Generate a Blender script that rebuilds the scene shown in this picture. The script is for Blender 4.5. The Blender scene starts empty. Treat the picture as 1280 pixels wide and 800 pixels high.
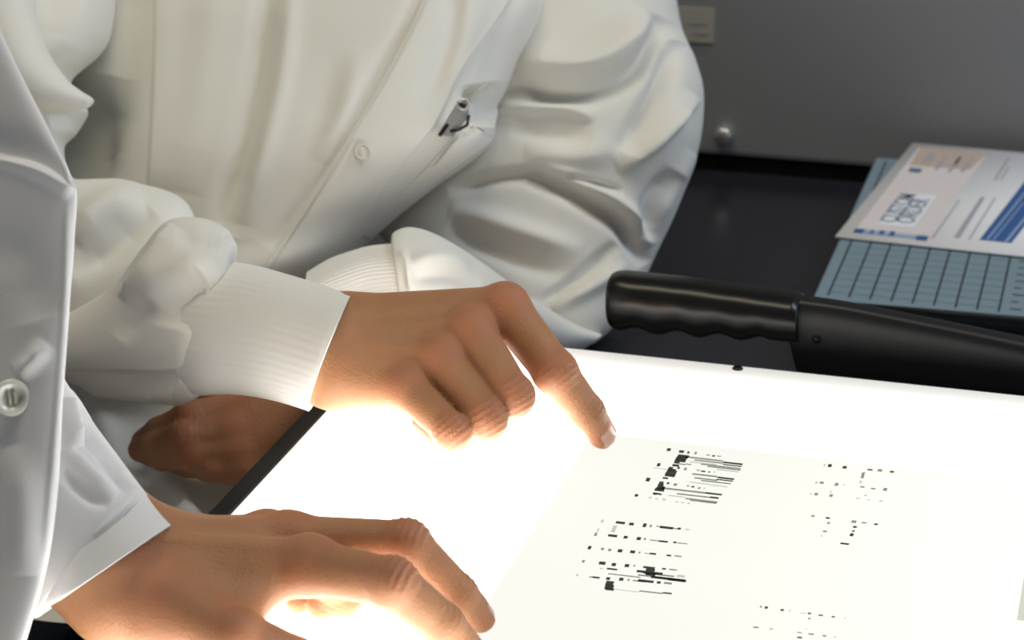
import bpy, bmesh, math
import numpy as np
from mathutils import Vector

# ------------------------------------------------------------------ camera, light, exposure
SC = bpy.context.scene
COL = SC.collection
F = 2700.0                       # focal length in pixels of the 1280 x 800 frame
PITCH, YAW = math.radians(20.9), math.radians(16.0)
BOX_Z = 0.80                     # top of the light box
TABLE_Z = 0.72
CAM = np.array([0.0, 0.0, BOX_Z + 0.49])
FH = np.array([-math.sin(YAW), math.cos(YAW), 0.0])
FWD = FH * math.cos(PITCH) + np.array([0, 0, -math.sin(PITCH)])
RIGHT = np.array([math.cos(YAW), math.sin(YAW), 0.0])
UP = np.cross(RIGHT, FWD)

cam_data = bpy.data.cameras.new('camera')
cam_data.sensor_width = 36.0
cam_data.lens = F / 1280.0 * 36.0
cam_data.clip_start = 0.02
cam_data.dof.use_dof = True
cam_data.dof.focus_distance = 1.10
cam_data.dof.aperture_fstop = 13.0
cam = bpy.data.objects.new('camera', cam_data)
COL.objects.link(cam)
cam.location = CAM
cam.rotation_euler = Vector(FWD).to_track_quat('-Z', 'Y').to_euler()
SC.camera = cam

SC.view_settings.view_transform = 'Standard'
SC.view_settings.look = 'None'
SC.view_settings.exposure = 0.0
SC.view_settings.gamma = 1.0
SC.view_settings.use_curve_mapping = False

world = bpy.data.worlds.new('room_light')
SC.world = world
world.use_nodes = True
bg = world.node_tree.nodes['Background']
bg.inputs['Color'].default_value = (0.80, 0.88, 1.0, 1)
bg.inputs['Strength'].default_value = 0.10


def area_light(name, loc, target, size, size_y, power, color):
    l = bpy.data.lights.new(name, 'AREA')
    l.shape = 'RECTANGLE'
    l.size, l.size_y = size, size_y
    l.energy = power
    l.color = color
    o = bpy.data.objects.new(name, l)
    COL.objects.link(o)
    o.location = loc
    d = Vector(target) - Vector(loc)
    o.rotation_euler = d.to_track_quat('-Z', 'Y').to_euler()
    return o


# warm white ceiling fluorescent, a cool unseen fill lamp, and a cool window far to the right
area_light('ceiling_lamp_light', (-0.60, 1.02, 2.65), (-0.60, 1.02, 0.0), 1.2, 0.4, 11.8, (1.0, 0.905, 0.68))
area_light('ceiling_lamp_light', (1.05, 1.62, 2.65), (1.05, 1.62, 0.0), 1.2, 0.4, 20, (0.86, 0.92, 1.0))  # unseen lamp, tinted cool and placed to brighten the brochure and cabinet
area_light('window_light', (2.6, 1.9, 1.7), (0.0, 1.5, 0.9), 1.0, 1.4, 14, (0.62, 0.75, 1.0))


# ------------------------------------------------------------------ placing helpers
def W(px, py, d):
    """world point seen at photo pixel (px, py) at distance d along the view axis"""
    return CAM + d * (FWD + (px - 640.0) / F * RIGHT - (py - 400.0) / F * UP)


def ray(px, py):
    return FWD + (px - 640.0) / F * RIGHT - (py - 400.0) / F * UP


def PZ(px, py, z=BOX_Z):
    r = ray(px, py)
    return CAM + r * ((z - CAM[2]) / r[2])


def PY(px, py, y):
    r = ray(px, py)
    return CAM + r * ((y - CAM[1]) / r[1])


def project(v):
    r = v - CAM
    d = r @ FWD
    return np.stack([640 + F * (r @ RIGHT) / d, 400 - F * (r @ UP) / d, d], -1)


# ------------------------------------------------------------------ materials
def new_mat(name):
    m = bpy.data.materials.new(name)
    m.use_nodes = True
    nt = m.node_tree
    return m, nt, nt.nodes['Principled BSDF']


def simple(name, color, rough=0.5, metal=0.0, var=0.06, scale=60.0, bump=0.0, spec=0.5, coat=0.0):
    m, nt, p = new_mat(name)
    tc = nt.nodes.new('ShaderNodeTexCoord')
    n = nt.nodes.new('ShaderNodeTexNoise')
    n.inputs['Scale'].default_value = scale
    n.inputs['Detail'].default_value = 5
    nt.links.new(tc.outputs['Object'], n.inputs['Vector'])
    r = nt.nodes.new('ShaderNodeMixRGB')
    r.inputs[1].default_value = (*[c * (1 - var) for c in color], 1)
    r.inputs[2].default_value = (*[min(1, c * (1 + var)) for c in color], 1)
    nt.links.new(n.outputs['Fac'], r.inputs[0])
    nt.links.new(r.outputs[0], p.inputs['Base Color'])
    p.inputs['Roughness'].default_value = rough
    p.inputs['Metallic'].default_value = metal
    p.inputs['Specular IOR Level'].default_value = spec
    p.inputs['Coat Weight'].default_value = coat
    if bump:
        b = nt.nodes.new('ShaderNodeBump')
        b.inputs['Strength'].default_value = bump
        b.inputs['Distance'].default_value = 0.001
        nt.links.new(n.outputs['Fac'], b.inputs['Height'])
        nt.links.new(b.outputs['Normal'], p.inputs['Normal'])
    return m


def fabric(name, color, weave=900.0, rib=False):
    m, nt, p = new_mat(name)
    tc = nt.nodes.new('ShaderNodeTexCoord')
    n = nt.nodes.new('ShaderNodeTexNoise')
    n.inputs['Scale'].default_value = 9.0
    n.inputs['Detail'].default_value = 4
    nt.links.new(tc.outputs['Object'], n.inputs['Vector'])
    r = nt.nodes.new('ShaderNodeMixRGB')
    r.inputs[1].default_value = (*[c * 0.96 for c in color], 1)
    r.inputs[2].default_value = (*color, 1)
    nt.links.new(n.outputs['Fac'], r.inputs[0])
    nt.links.new(r.outputs[0], p.inputs['Base Color'])
    p.inputs['Roughness'].default_value = 0.9
    p.inputs['Specular IOR Level'].default_value = 0.15
    f = nt.nodes.new('ShaderNodeTexNoise')
    f.inputs['Scale'].default_value = weave
    f.inputs['Detail'].default_value = 2
    nt.links.new(tc.outputs['Object'], f.inputs['Vector'])
    b = nt.nodes.new('ShaderNodeBump')
    b.inputs['Strength'].default_value = 0.12
    b.inputs['Distance'].default_value = 0.0006
    nt.links.new(f.outputs['Fac'], b.inputs['Height'])
    nt.links.new(b.outputs['Normal'], p.inputs['Normal'])
    return m


def skin_mat(name, base, blush, sss=0.4):
    m, nt, p = new_mat(name)
    tc = nt.nodes.new('ShaderNodeTexCoord')
    n = nt.nodes.new('ShaderNodeTexNoise')
    n.inputs['Scale'].default_value = 60
    n.inputs['Detail'].default_value = 6
    nt.links.new(tc.outputs['Object'], n.inputs['Vector'])
    r = nt.nodes.new('ShaderNodeMixRGB')
    r.inputs[1].default_value = (*[c * 0.82 for c in base], 1)
    r.inputs[2].default_value = (*[c * 1.15 for c in base], 1)
    nt.links.new(n.outputs['Fac'], r.inputs[0])
    at = nt.nodes.new('ShaderNodeAttribute')
    at.attribute_name = 'blush'
    r2 = nt.nodes.new('ShaderNodeMixRGB')
    r2.inputs[2].default_value = (*blush, 1)
    nt.links.new(at.outputs['Fac'], r2.inputs[0])
    nt.links.new(r.outputs[0], r2.inputs[1])
    nt.links.new(r2.outputs[0], p.inputs['Base Color'])
    p.inputs['Roughness'].default_value = 0.52
    p.inputs['Specular IOR Level'].default_value = 0.35
    p.inputs['Subsurface Weight'].default_value = sss
    p.inputs['Subsurface Radius'].default_value = (1.0, 0.35, 0.15)
    p.inputs['Subsurface Scale'].default_value = 0.010
    v = nt.nodes.new('ShaderNodeTexVoronoi')
    v.inputs['Scale'].default_value = 700
    nt.links.new(tc.outputs['Object'], v.inputs['Vector'])
    n2 = nt.nodes.new('ShaderNodeTexNoise')
    n2.inputs['Scale'].default_value = 180
    n2.inputs['Detail'].default_value = 4
    nt.links.new(tc.outputs['Object'], n2.inputs['Vector'])
    ad = nt.nodes.new('ShaderNodeMath')
    ad.operation = 'ADD'
    nt.links.new(v.outputs['Distance'], ad.inputs[0])
    nt.links.new(n2.outputs['Fac'], ad.inputs[1])
    b = nt.nodes.new('ShaderNodeBump')
    b.inputs['Strength'].default_value = 0.22
    b.inputs['Distance'].default_value = 0.0012
    nt.links.new(ad.outputs[0], b.inputs['Height'])
    nt.links.new(b.outputs['Normal'], p.inputs['Normal'])
    return m


M = {}
M['coat'] = fabric('white_coat_cotton', (0.79, 0.775, 0.715))
M['coat_b'] = fabric('cool_white_coat_cotton', (0.75, 0.74, 0.735))
M['knit'] = fabric('knit_cuff', (0.80, 0.785, 0.735), 500)
M['navy'] = fabric('navy_trouser_cloth', (0.015, 0.018, 0.035))
M['shoe'] = simple('black_shoe_leather', (0.02, 0.02, 0.02), 0.4)
M['hair'] = simple('dark_hair', (0.05, 0.03, 0.02), 0.6, var=0.3, scale=200)
M['skin'] = skin_mat('tan_skin', (0.42, 0.205, 0.100), (0.46, 0.165, 0.088))
M['nail'] = simple('finger_nail', (0.58, 0.34, 0.25), 0.28)
M['snap'] = simple('pearl_snap', (0.72, 0.69, 0.60), 0.25, coat=0.5)
M['thread'] = simple('button_thread', (0.45, 0.42, 0.36), 0.9)
M['steel'] = simple('bright_steel', (0.72, 0.71, 0.66), 0.35, 0.75)
M['vinyl'] = simple('clear_strap_vinyl', (0.55, 0.54, 0.46), 0.3)
M['black'] = simple('black_plastic', (0.006, 0.006, 0.006), 0.28, spec=0.32)
M['black_metal'] = simple('black_painted_steel', (0.008, 0.008, 0.009), 0.4, spec=0.4)
M['blackrail'] = simple('black_rail', (0.006, 0.006, 0.006), 0.6, spec=0.2)
M['table'] = simple('dark_glossy_table', (0.022, 0.022, 0.029), 0.2, spec=0.5)
M['panel'] = simple('grey_panel_paint', (0.33, 0.335, 0.355), 0.42, 0.0, var=0.03, scale=300)
M['floor'] = simple('grey_vinyl_floor', (0.14, 0.14, 0.145), 0.5)
M['wall'] = simple('grey_wall_paint', (0.35, 0.35, 0.35), 0.8)
M['teal'] = simple('teal_board', (0.215, 0.30, 0.355), 0.38, var=0.05)
M['teal_side'] = simple('green_board_edge', (0.07, 0.135, 0.135), 0.5)
M['gridline'] = simple('board_grid_ink', (0.02, 0.035, 0.045), 0.6)
M['gridfine'] = simple('board_fine_ink', (0.15, 0.235, 0.26), 0.6)
M['paper'] = simple('white_paper', (0.86, 0.87, 0.92), 0.6, var=0.01)
M['cream'] = simple('cream_ink', (0.76, 0.70, 0.70), 0.6, var=0.02)
M['peach'] = simple('peach_ink', (0.56, 0.44, 0.38), 0.6, var=0.03)
M['blue'] = simple('blue_ink', (0.035, 0.12, 0.33), 0.5)
M['paleblue'] = simple('pale_blue_ink', (0.30, 0.40, 0.62), 0.5)
M['greyink'] = simple('grey_ink', (0.40, 0.40, 0.46), 0.6)
M['greyblue'] = simple('logo_ink', (0.25, 0.31, 0.42), 0.6)
M['teal_ink'] = simple('slate_ink', (0.10, 0.16, 0.24), 0.6)
M['label'] = simple('label_paper', (0.55, 0.52, 0.46), 0.6)
M['ink'] = simple('black_print', (0.004, 0.005, 0.004), 0.7, spec=0.1)
M['box_shell'] = simple('white_metal_shell', (0.6, 0.6, 0.58), 0.4)
M['stool'] = simple('grey_stool_vinyl', (0.08, 0.08, 0.09), 0.5)


def diffuser_mat():
    """opal acrylic lit from below: brightest over the tubes, weaker along its back and left rims"""
    m, nt, p = new_mat('lit_opal_acrylic')
    p.inputs['Base Color'].default_value = (0.8, 0.8, 0.78, 1)
    p.inputs['Roughness'].default_value = 0.35
    tc = nt.nodes.new('ShaderNodeTexCoord')
    s = nt.nodes.new('ShaderNodeSeparateXYZ')
    nt.links.new(tc.outputs['Object'], s.inputs[0])

    def ramp(sock, a, b, lo):
        r = nt.nodes.new('ShaderNodeMapRange')
        r.interpolation_type = 'SMOOTHSTEP'
        r.inputs['From Min'].default_value = a
        r.inputs['From Max'].default_value = b
        r.inputs['To Min'].default_value = lo
        r.inputs['To Max'].default_value = 1.0
        nt.links.new(sock, r.inputs['Value'])
        return r.outputs[0]
    a = ramp(s.outputs['X'], -0.002, 0.030, 0.06)
    b = ramp(s.outputs['Y'], 0.0, -0.125, 0.045)
    c = ramp(s.outputs['X'], 0.20, 0.46, 0.86)
    mc = nt.nodes.new('ShaderNodeMath')
    mc.operation = 'MULTIPLY'
    nt.links.new(a, mc.inputs[0])
    nt.links.new(c, mc.inputs[1])
    a = mc.outputs[0]
    mu = nt.nodes.new('ShaderNodeMath')
    mu.operation = 'MULTIPLY'
    nt.links.new(a, mu.inputs[0])
    nt.links.new(b, mu.inputs[1])
    m2 = nt.nodes.new('ShaderNodeMath')
    m2.operation = 'MULTIPLY'
    m2.inputs[1].default_value = 7.3
    nt.links.new(mu.outputs[0], m2.inputs[0])
    p.inputs['Emission Color'].default_value = (1.0, 0.985, 0.93, 1)
    nt.links.new(m2.outputs[0], p.inputs['Emission Strength'])
    return m


def film_mat():
    m = bpy.data.materials.new('translucent_film')
    m.use_nodes = True
    nt = m.node_tree
    nt.nodes.clear()
    out = nt.nodes.new('ShaderNodeOutputMaterial')
    t = nt.nodes.new('ShaderNodeBsdfTransparent')
    tc = nt.nodes.new('ShaderNodeTexCoord')
    n = nt.nodes.new('ShaderNodeTexNoise')
    n.inputs['Scale'].default_value = 4
    nt.links.new(tc.outputs['Object'], n.inputs['Vector'])
    r = nt.nodes.new('ShaderNodeMixRGB')
    r.inputs[1].default_value = (0.386, 0.389, 0.381, 1)
    r.inputs[2].default_value = (0.408, 0.410, 0.405, 1)
    nt.links.new(n.outputs['Fac'], r.inputs[0])
    nt.links.new(r.outputs[0], t.inputs['Color'])
    g = nt.nodes.new('ShaderNodeBsdfGlossy')
    g.inputs['Roughness'].default_value = 0.25
    mx = nt.nodes.new('ShaderNodeMixShader')
    mx.inputs[0].default_value = 0.03
    nt.links.new(t.outputs[0], mx.inputs[1])
    nt.links.new(g.outputs[0], mx.inputs[2])
    nt.links.new(mx.outputs[0], out.inputs['Surface'])
    return m


M['diffuser'] = diffuser_mat()
M['film'] = film_mat()


def grey_print(name, alpha):
    """halftone print: lets part of the light through"""
    m = bpy.data.materials.new(name)
    m.use_nodes = True
    nt = m.node_tree
    nt.nodes.clear()
    out = nt.nodes.new('ShaderNodeOutputMaterial')
    t = nt.nodes.new('ShaderNodeBsdfTransparent')
    t.inputs['Color'].default_value = (alpha, alpha * 1.02, alpha * 0.95, 1)
    nt.links.new(t.outputs[0], out.inputs['Surface'])
    return m


M['ink1'] = grey_print('dense_print', 0.06)
M['ink2'] = grey_print('medium_print', 0.30)
M['ink3'] = grey_print('light_print', 0.62)


# ------------------------------------------------------------------ object helpers
def finish(name, me, mat, parent=None, smooth=True):
    if mat is not None:
        for mm in (mat if isinstance(mat, (list, tuple)) else [mat]):
            me.materials.append(mm)
    if smooth:
        me.polygons.foreach_set('use_smooth', [True] * len(me.polygons))
    o = bpy.data.objects.new(name, me)
    COL.objects.link(o)
    if parent is not None:
        o.parent = parent
    return o


def from_arrays(name, v, f, mat, parent=None, smooth=True):
    me = bpy.data.meshes.new(name)
    v = np.asarray(v, dtype=np.float32)
    f = np.asarray(f)
    if f.ndim == 2:
        n, k = f.shape
        me.vertices.add(len(v))
        me.vertices.foreach_set('co', v.ravel())
        me.loops.add(n * k)
        me.loops.foreach_set('vertex_index', f.astype(np.int32).ravel())
        me.polygons.add(n)
        me.polygons.foreach_set('loop_start', np.arange(0, n * k, k, dtype=np.int32))
        me.polygons.foreach_set('loop_total', np.full(n, k, dtype=np.int32))
        me.update(calc_edges=True)
        me.validate()
    else:
        me.from_pydata([tuple(x) for x in v], [], [tuple(x) for x in f])
    return finish(name, me, mat, parent, smooth)


def tag(o, label, cat=None, group=None, kind=None):
    o['label'] = label
    if cat:
        o['category'] = cat
    if group:
        o['group'] = group
    if kind:
        o['kind'] = kind
    return o


def empty(name, loc=(0, 0, 0)):
    o = bpy.data.objects.new(name, None)
    o.empty_display_size = 0.02
    COL.objects.link(o)
    o.location = loc
    return o


def adopt(child, parent):
    """parent a child built in world coordinates to a thing whose origin is not the world's"""
    child.parent = parent
    child.matrix_parent_inverse = parent.matrix_basis.inverted()
    return child


def box(name, lo, hi, mat, parent=None, bevel=0.0, seg=2):
    bm = bmesh.new()
    bmesh.ops.create_cube(bm, size=1.0)
    lo, hi = np.array(lo, float), np.array(hi, float)
    for v in bm.verts:
        v.co = Vector((lo + hi) / 2 + np.array(v.co) * (hi - lo))
    if bevel:
        bmesh.ops.bevel(bm, geom=bm.edges[:], offset=bevel, segments=seg, affect='EDGES', profile=0.7)
    me = bpy.data.meshes.new(name)
    bm.to_mesh(me)
    bm.free()
    return finish(name, me, mat, parent, smooth=False)


def frame_of(n):
    n = np.array(n, float)
    n /= np.linalg.norm(n)
    a = np.array([0, 0, 1.0]) if abs(n[2]) < 0.9 else np.array([1.0, 0, 0])
    u = np.cross(a, n)
    u /= np.linalg.norm(u)
    return u, np.cross(n, u), n


def lathe(name, prof, centre, axis, mat, parent=None, n=40, sx=1.0):
    """profile of (radius, height) turned about an axis"""
    u, w, a = frame_of(axis)
    centre = np.array(centre, float)
    vs, fs = [], []
    for r, h in prof:
        for k in range(n):
            t = 2 * math.pi * k / n
            vs.append(centre + a * h + r * (u * math.cos(t) * sx + w * math.sin(t)))
    for i in range(len(prof) - 1):
        for k in range(n):
            k2 = (k + 1) % n
            fs.append((i * n + k, i * n + k2, (i + 1) * n + k2, (i + 1) * n + k))
    return from_arrays(name, vs, fs, mat, parent)


def quads(name, rects, z, mat, parent, thick=0.0):
    """flat print: quads given as four photo points each, laid on the plane at height z"""
    v, f = [], []
    for q in rects:
        b = len(v)
        for (x, y) in q:
            v.append(PZ(x, y, z))
        f.append((b, b + 1, b + 2, b + 3))
    return from_arrays(name, v, f, mat, parent, smooth=False)


def crom(pts, n):
    """Catmull-Rom through rows of control values"""
    p = np.asarray(pts, float)
    m = len(p)
    t = np.linspace(0, m - 1, n)
    i = np.clip(t.astype(int), 0, m - 2)
    u = (t - i)[:, None]
    p0 = np.where((i > 0)[:, None], p[np.clip(i - 1, 0, m - 1)], 2 * p[i] - p[i + 1])
    p3 = np.where((i < m - 2)[:, None], p[np.clip(i + 2, 0, m - 1)], 2 * p[i + 1] - p[i])
    p1, p2 = p[i], p[i + 1]
    return 0.5 * (2 * p1 + (p2 - p0) * u + (2 * p0 - 5 * p1 + 4 * p2 - p3) * u ** 2 + (3 * p1 - p0 - 3 * p2 + p3) * u ** 3)


def Wv(px, py, d):
    px, py, d = np.broadcast_arrays(px, py, d)
    return CAM + d[..., None] * (FWD + ((px - 640.0) / F)[..., None] * RIGHT - ((py - 400.0) / F)[..., None] * UP)


def grid_normals(g):
    du = np.gradient(g, axis=0)
    dv = np.roll(g, -1, 1) - np.roll(g, 1, 1)
    n = np.cross(du, dv)
    n /= np.linalg.norm(n, axis=-1, keepdims=True) + 1e-12
    return n


def poly_dist(px, py, pts):
    """signed distance (left of travel is positive on screen) and position along a polyline"""
    pts = crom(pts, max(12, len(pts) * 10)) if len(pts) > 2 else np.asarray(pts, float)
    seg = np.diff(pts, axis=0)
    L = np.hypot(seg[:, 0], seg[:, 1])
    cum = np.concatenate([[0], np.cumsum(L)])
    best = np.full(px.shape, 1e9)
    sgn = np.zeros(px.shape)
    along = np.zeros(px.shape)
    for k in range(len(seg)):
        ax, ay = pts[k]
        t = np.clip(((px - ax) * seg[k, 0] + (py - ay) * seg[k, 1]) / (L[k] ** 2 + 1e-9), 0, 1)
        dx, dy = px - ax - t * seg[k, 0], py - ay - t * seg[k, 1]
        d = np.hypot(dx, dy)
        m = d < best
        best = np.where(m, d, best)
        cr = seg[k, 0] * dy - seg[k, 1] * dx       # > 0 : to the right of travel on screen (y down)
        sgn = np.where(m, np.where(cr > 0, -1.0, 1.0), sgn)
        along = np.where(m, (cum[k] + t * L[k]) / cum[-1], along)
    return best * sgn, along


def sculpt(g, weight, strokes, nrm):
    """folds: each stroke is (points, height in m, width left px, width right px[, taper])"""
    pr = project(g.reshape(-1, 3)).reshape(g.shape)
    px, py = pr[..., 0], pr[..., 1]
    disp = np.zeros(px.shape)
    for st in strokes:
        pts, amp, wl, wr = st[:4]
        tp = st[4] if len(st) > 4 else 0.25
        pa = np.asarray(pts, float)
        R = 3 * max(wl, wr)
        m = (px > pa[:, 0].min() - R) & (px < pa[:, 0].max() + R) & (py > pa[:, 1].min() - R) & (py < pa[:, 1].max() + R) & (weight > 0)
        if not m.any():
            continue
        s, a = poly_dist(px[m], py[m], pts)
        w = np.where(s > 0, wl, wr)
        fall = np.exp(-(s / w) ** 2)
        if tp > 0:
            fall = fall * np.clip(np.minimum(a, 1 - a) / tp, 0, 1) ** 0.7
        disp[m] += amp * fall
    return g + nrm * (disp * weight)[..., None]


SURF = {}


def tube(name, st, mat, parent=None, nt=160, nphi=160, e1=1.0, e2=1.0, strokes=(), noise=0.0, key=None, caps=True, seed=1):
    """closed cloth body. Each station: (side A x, y, side B x, y, depth, half thickness[, extra depth A, extra depth B])"""
    st = [tuple(s) + (0.0, 0.0) if len(s) == 6 else s for s in st]
    c = crom(st, nt)
    a = Wv(c[:, 0], c[:, 1], c[:, 4] + c[:, 6])
    b = Wv(c[:, 2], c[:, 3], c[:, 4] + c[:, 7])
    mid, half = (a + b) / 2, (a - b) / 2
    ph = np.linspace(0, 2 * math.pi, nphi, endpoint=False)
    cs, sn = np.cos(ph), np.sin(ph)
    cx = np.sign(cs) * np.abs(cs) ** e1
    sx = np.sign(sn) * np.abs(sn) ** e2
    g = mid[:, None] + half[:, None] * cx[None, :, None] - (FWD * 1.0)[None, None] * (c[:, 5][:, None] * sx[None])[..., None]
    nrm = grid_normals(g)
    outward = g - mid[:, None]
    flip = (nrm * outward).sum(-1).mean() < 0
    if flip:
        nrm = -nrm
    wgt = np.clip((sn + 0.25) / 0.45, 0, 1)[None] * np.ones((nt, 1))
    if noise:
        rng = np.random.RandomState(seed)
        q = g * 1.0
        dn = np.zeros(g.shape[:2])
        for k in range(10):
            kv = rng.normal(size=3)
            kv = kv / np.linalg.norm(kv) * rng.uniform(25, 90)
            dn += np.sin(q @ kv + rng.uniform(0, 6.28)) * 25 / np.linalg.norm(kv)
        g = g + nrm * (noise * dn / 3)[..., None]
    if strokes:
        g = sculpt(g, wgt, strokes, nrm)
    if key:
        pr = project(g[:, sn > 0.0].reshape(-1, 3))
        SURF[key] = pr
    idx = np.arange(nt * nphi).reshape(nt, nphi)
    q = np.stack([idx[:-1], np.roll(idx, -1, 1)[:-1], np.roll(idx, -1, 1)[1:], idx[1:]], -1).reshape(-1, 4)
    if flip:
        q = q[:, ::-1]
    v = g.reshape(-1, 3)
    if caps:
        v = np.concatenate([v, [g[0].mean(0)], [g[-1].mean(0)]])
        i0, i1 = len(v) - 2, len(v) - 1
        r0, r1 = idx[0], idx[-1]
        c0 = np.stack([np.full(nphi, i0), np.roll(r0, -1), r0, np.full(nphi, i0)], -1)
        c1 = np.stack([np.full(nphi, i1), r1, np.roll(r1, -1), np.full(nphi, i1)], -1)
        tri = np.concatenate([c0[:, :3], c1[:, :3]])
        if flip:
            tri = tri[:, ::-1]
        faces = [tuple(x) for x in q] + [tuple(x) for x in tri]
        me = bpy.data.meshes.new(name)
        me.from_pydata(v.tolist(), [], [tuple(int(i) for i in x) for x in faces])
        return finish(name, me, mat, parent)
    return from_arrays(name, v, q, mat, parent)


def surf_depth(key, px, py):
    s = SURF[key]
    px, py = np.ravel(px), np.ravel(py)
    out = np.zeros(len(px))
    for i in range(len(px)):
        d2 = (s[:, 0] - px[i]) ** 2 + (s[:, 1] - py[i]) ** 2
        k = np.argpartition(d2, 6)[:6]
        near = k[s[k, 2] < s[k, 2].min() + 0.02]
        w = 1 / (d2[near] + 0.5)
        out[i] = (s[near, 2] * w).sum() / w.sum()
    return out


def patch(name, A, B, key, off, thick, mat, parent, nt=60, nu=14, belly=0.0, offs=None):
    """a sewn-on piece lying on a cloth surface between two photo curves A and B"""
    a, b = crom(A, nt), crom(B, nt)
    u = np.linspace(0, 1, nu)
    P = a[:, None] * (1 - u)[None, :, None] + b[:, None] * u[None, :, None]
    d = surf_depth(key, P[..., 0], P[..., 1]).reshape(nt, nu)
    k = np.ones(9) / 9
    for ax in (0, 1):                                  # even out the sampled depth
        dp = np.pad(d, [(4, 4) if i == ax else (0, 0) for i in range(2)], mode='edge')
        d = np.apply_along_axis(lambda r: np.convolve(r, k, 'valid'), ax, dp)
    o = np.full((nt, nu), off) if offs is None else (np.interp(np.linspace(0, 1, nt), np.linspace(0, 1, len(offs)), offs)[:, None] * np.ones(nu))
    o = o * (0.12 + 0.88 * u[None]) if offs is not None else o
    front = d - o - belly * np.sin(np.pi * u)[None]
    F3 = Wv(P[..., 0], P[..., 1], front)
    B3 = Wv(P[..., 0], P[..., 1], front + thick)
    v = np.concatenate([F3.reshape(-1, 3), B3.reshape(-1, 3)])
    n = nt * nu
    idx = np.arange(n).reshape(nt, nu)
    f = []
    for i in range(nt - 1):
        for j in range(nu - 1):
            q = (idx[i, j], idx[i, j + 1], idx[i + 1, j + 1], idx[i + 1, j])
            f.append(q)
            f.append(tuple(x + n for x in q[::-1]))
    rim = list(idx[0, :]) + list(idx[1:, -1]) + list(idx[-1, -2::-1]) + list(idx[-2:0:-1, 0])
    for i in range(len(rim)):
        p, q = rim[i], rim[(i + 1) % len(rim)]
        f.append((q, p, p + n, q + n))
    return from_arrays(name, v, np.array(f), mat, parent)


# ------------------------------------------------------------------ soft bodies (signed distance + surface nets)
def surface_nets(fn, lo, hi, h):
    lo, hi = np.array(lo), np.array(hi)
    n = np.ceil((hi - lo) / h).astype(int) + 1
    ax = [(lo[k] + h * np.arange(n[k])).astype(np.float32) for k in range(3)]
    X, Y, Z = np.meshgrid(*ax, indexing='ij')
    D = fn(X, Y, Z).astype(np.float32)
    S = D < 0
    corners = [(i, j, k) for i in (0, 1) for j in (0, 1) for k in (0, 1)]
    sl = lambda c: tuple(slice(c[a], n[a] - 1 + c[a]) for a in range(3))
    cnt = sum(S[sl(c)].astype(np.int8) for c in corners)
    cell = (cnt > 0) & (cnt < 8)
    ci = np.argwhere(cell)
    vid = -np.ones(cell.shape, np.int64)
    vid[cell] = np.arange(len(ci))
    acc = np.zeros((len(ci), 3))
    num = np.zeros(len(ci))
    edges = [(a, b) for a in corners for b in corners if a < b and sum(abs(x - y) for x, y in zip(a, b)) == 1]
    for a, b in edges:
        da = D[tuple((ci + a).T)]
        db = D[tuple((ci + b).T)]
        m = (da < 0) != (db < 0)
        t = da[m] / (da[m] - db[m])
        acc[m] += np.array(a) + t[:, None] * (np.array(b) - np.array(a))
        num[m] += 1
    v = lo + h * (ci + acc / num[:, None])
    faces = []
    for axis in range(3):
        o1, o2 = [(1, 2), (2, 0), (0, 1)][axis]
        s0 = [slice(None)] * 3
        s1 = [slice(None)] * 3
        s0[axis] = slice(0, -1)
        s1[axis] = slice(1, None)
        cr = np.argwhere(S[tuple(s0)] != S[tuple(s1)])
        ok = (cr[:, o1] > 0) & (cr[:, o2] > 0) & (cr[:, o1] < n[o1] - 1) & (cr[:, o2] < n[o2] - 1)
        cr = cr[ok]
        e1 = np.zeros(3, int)
        e1[o1] = 1
        e2 = np.zeros(3, int)
        e2[o2] = 1
        q = np.stack([vid[tuple((cr - e1 - e2).T)], vid[tuple((cr - e2).T)], vid[tuple(cr.T)], vid[tuple((cr - e1).T)]], -1)
        inside = S[tuple(cr.T)]
        q[~inside] = q[~inside][:, ::-1]
        faces.append(q)
    return v, np.concatenate(faces)


def cone(X, Y, Z, a, b, ra, rb):
    d = np.array(b) - np.array(a)
    L2 = float(d @ d) + 1e-12
    t = np.clip(((X - a[0]) * d[0] + (Y - a[1]) * d[1] + (Z - a[2]) * d[2]) / L2, 0, 1)
    return np.sqrt((X - a[0] - t * d[0]) ** 2 + (Y - a[1] - t * d[1]) ** 2 + (Z - a[2] - t * d[2]) ** 2) - (ra + (rb - ra) * t)


def smin(a, b, k):
    h = np.clip(0.5 + 0.5 * (b - a) / k, 0, 1)
    return b + (a - b) * h - k * h * (1 - h)


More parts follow.
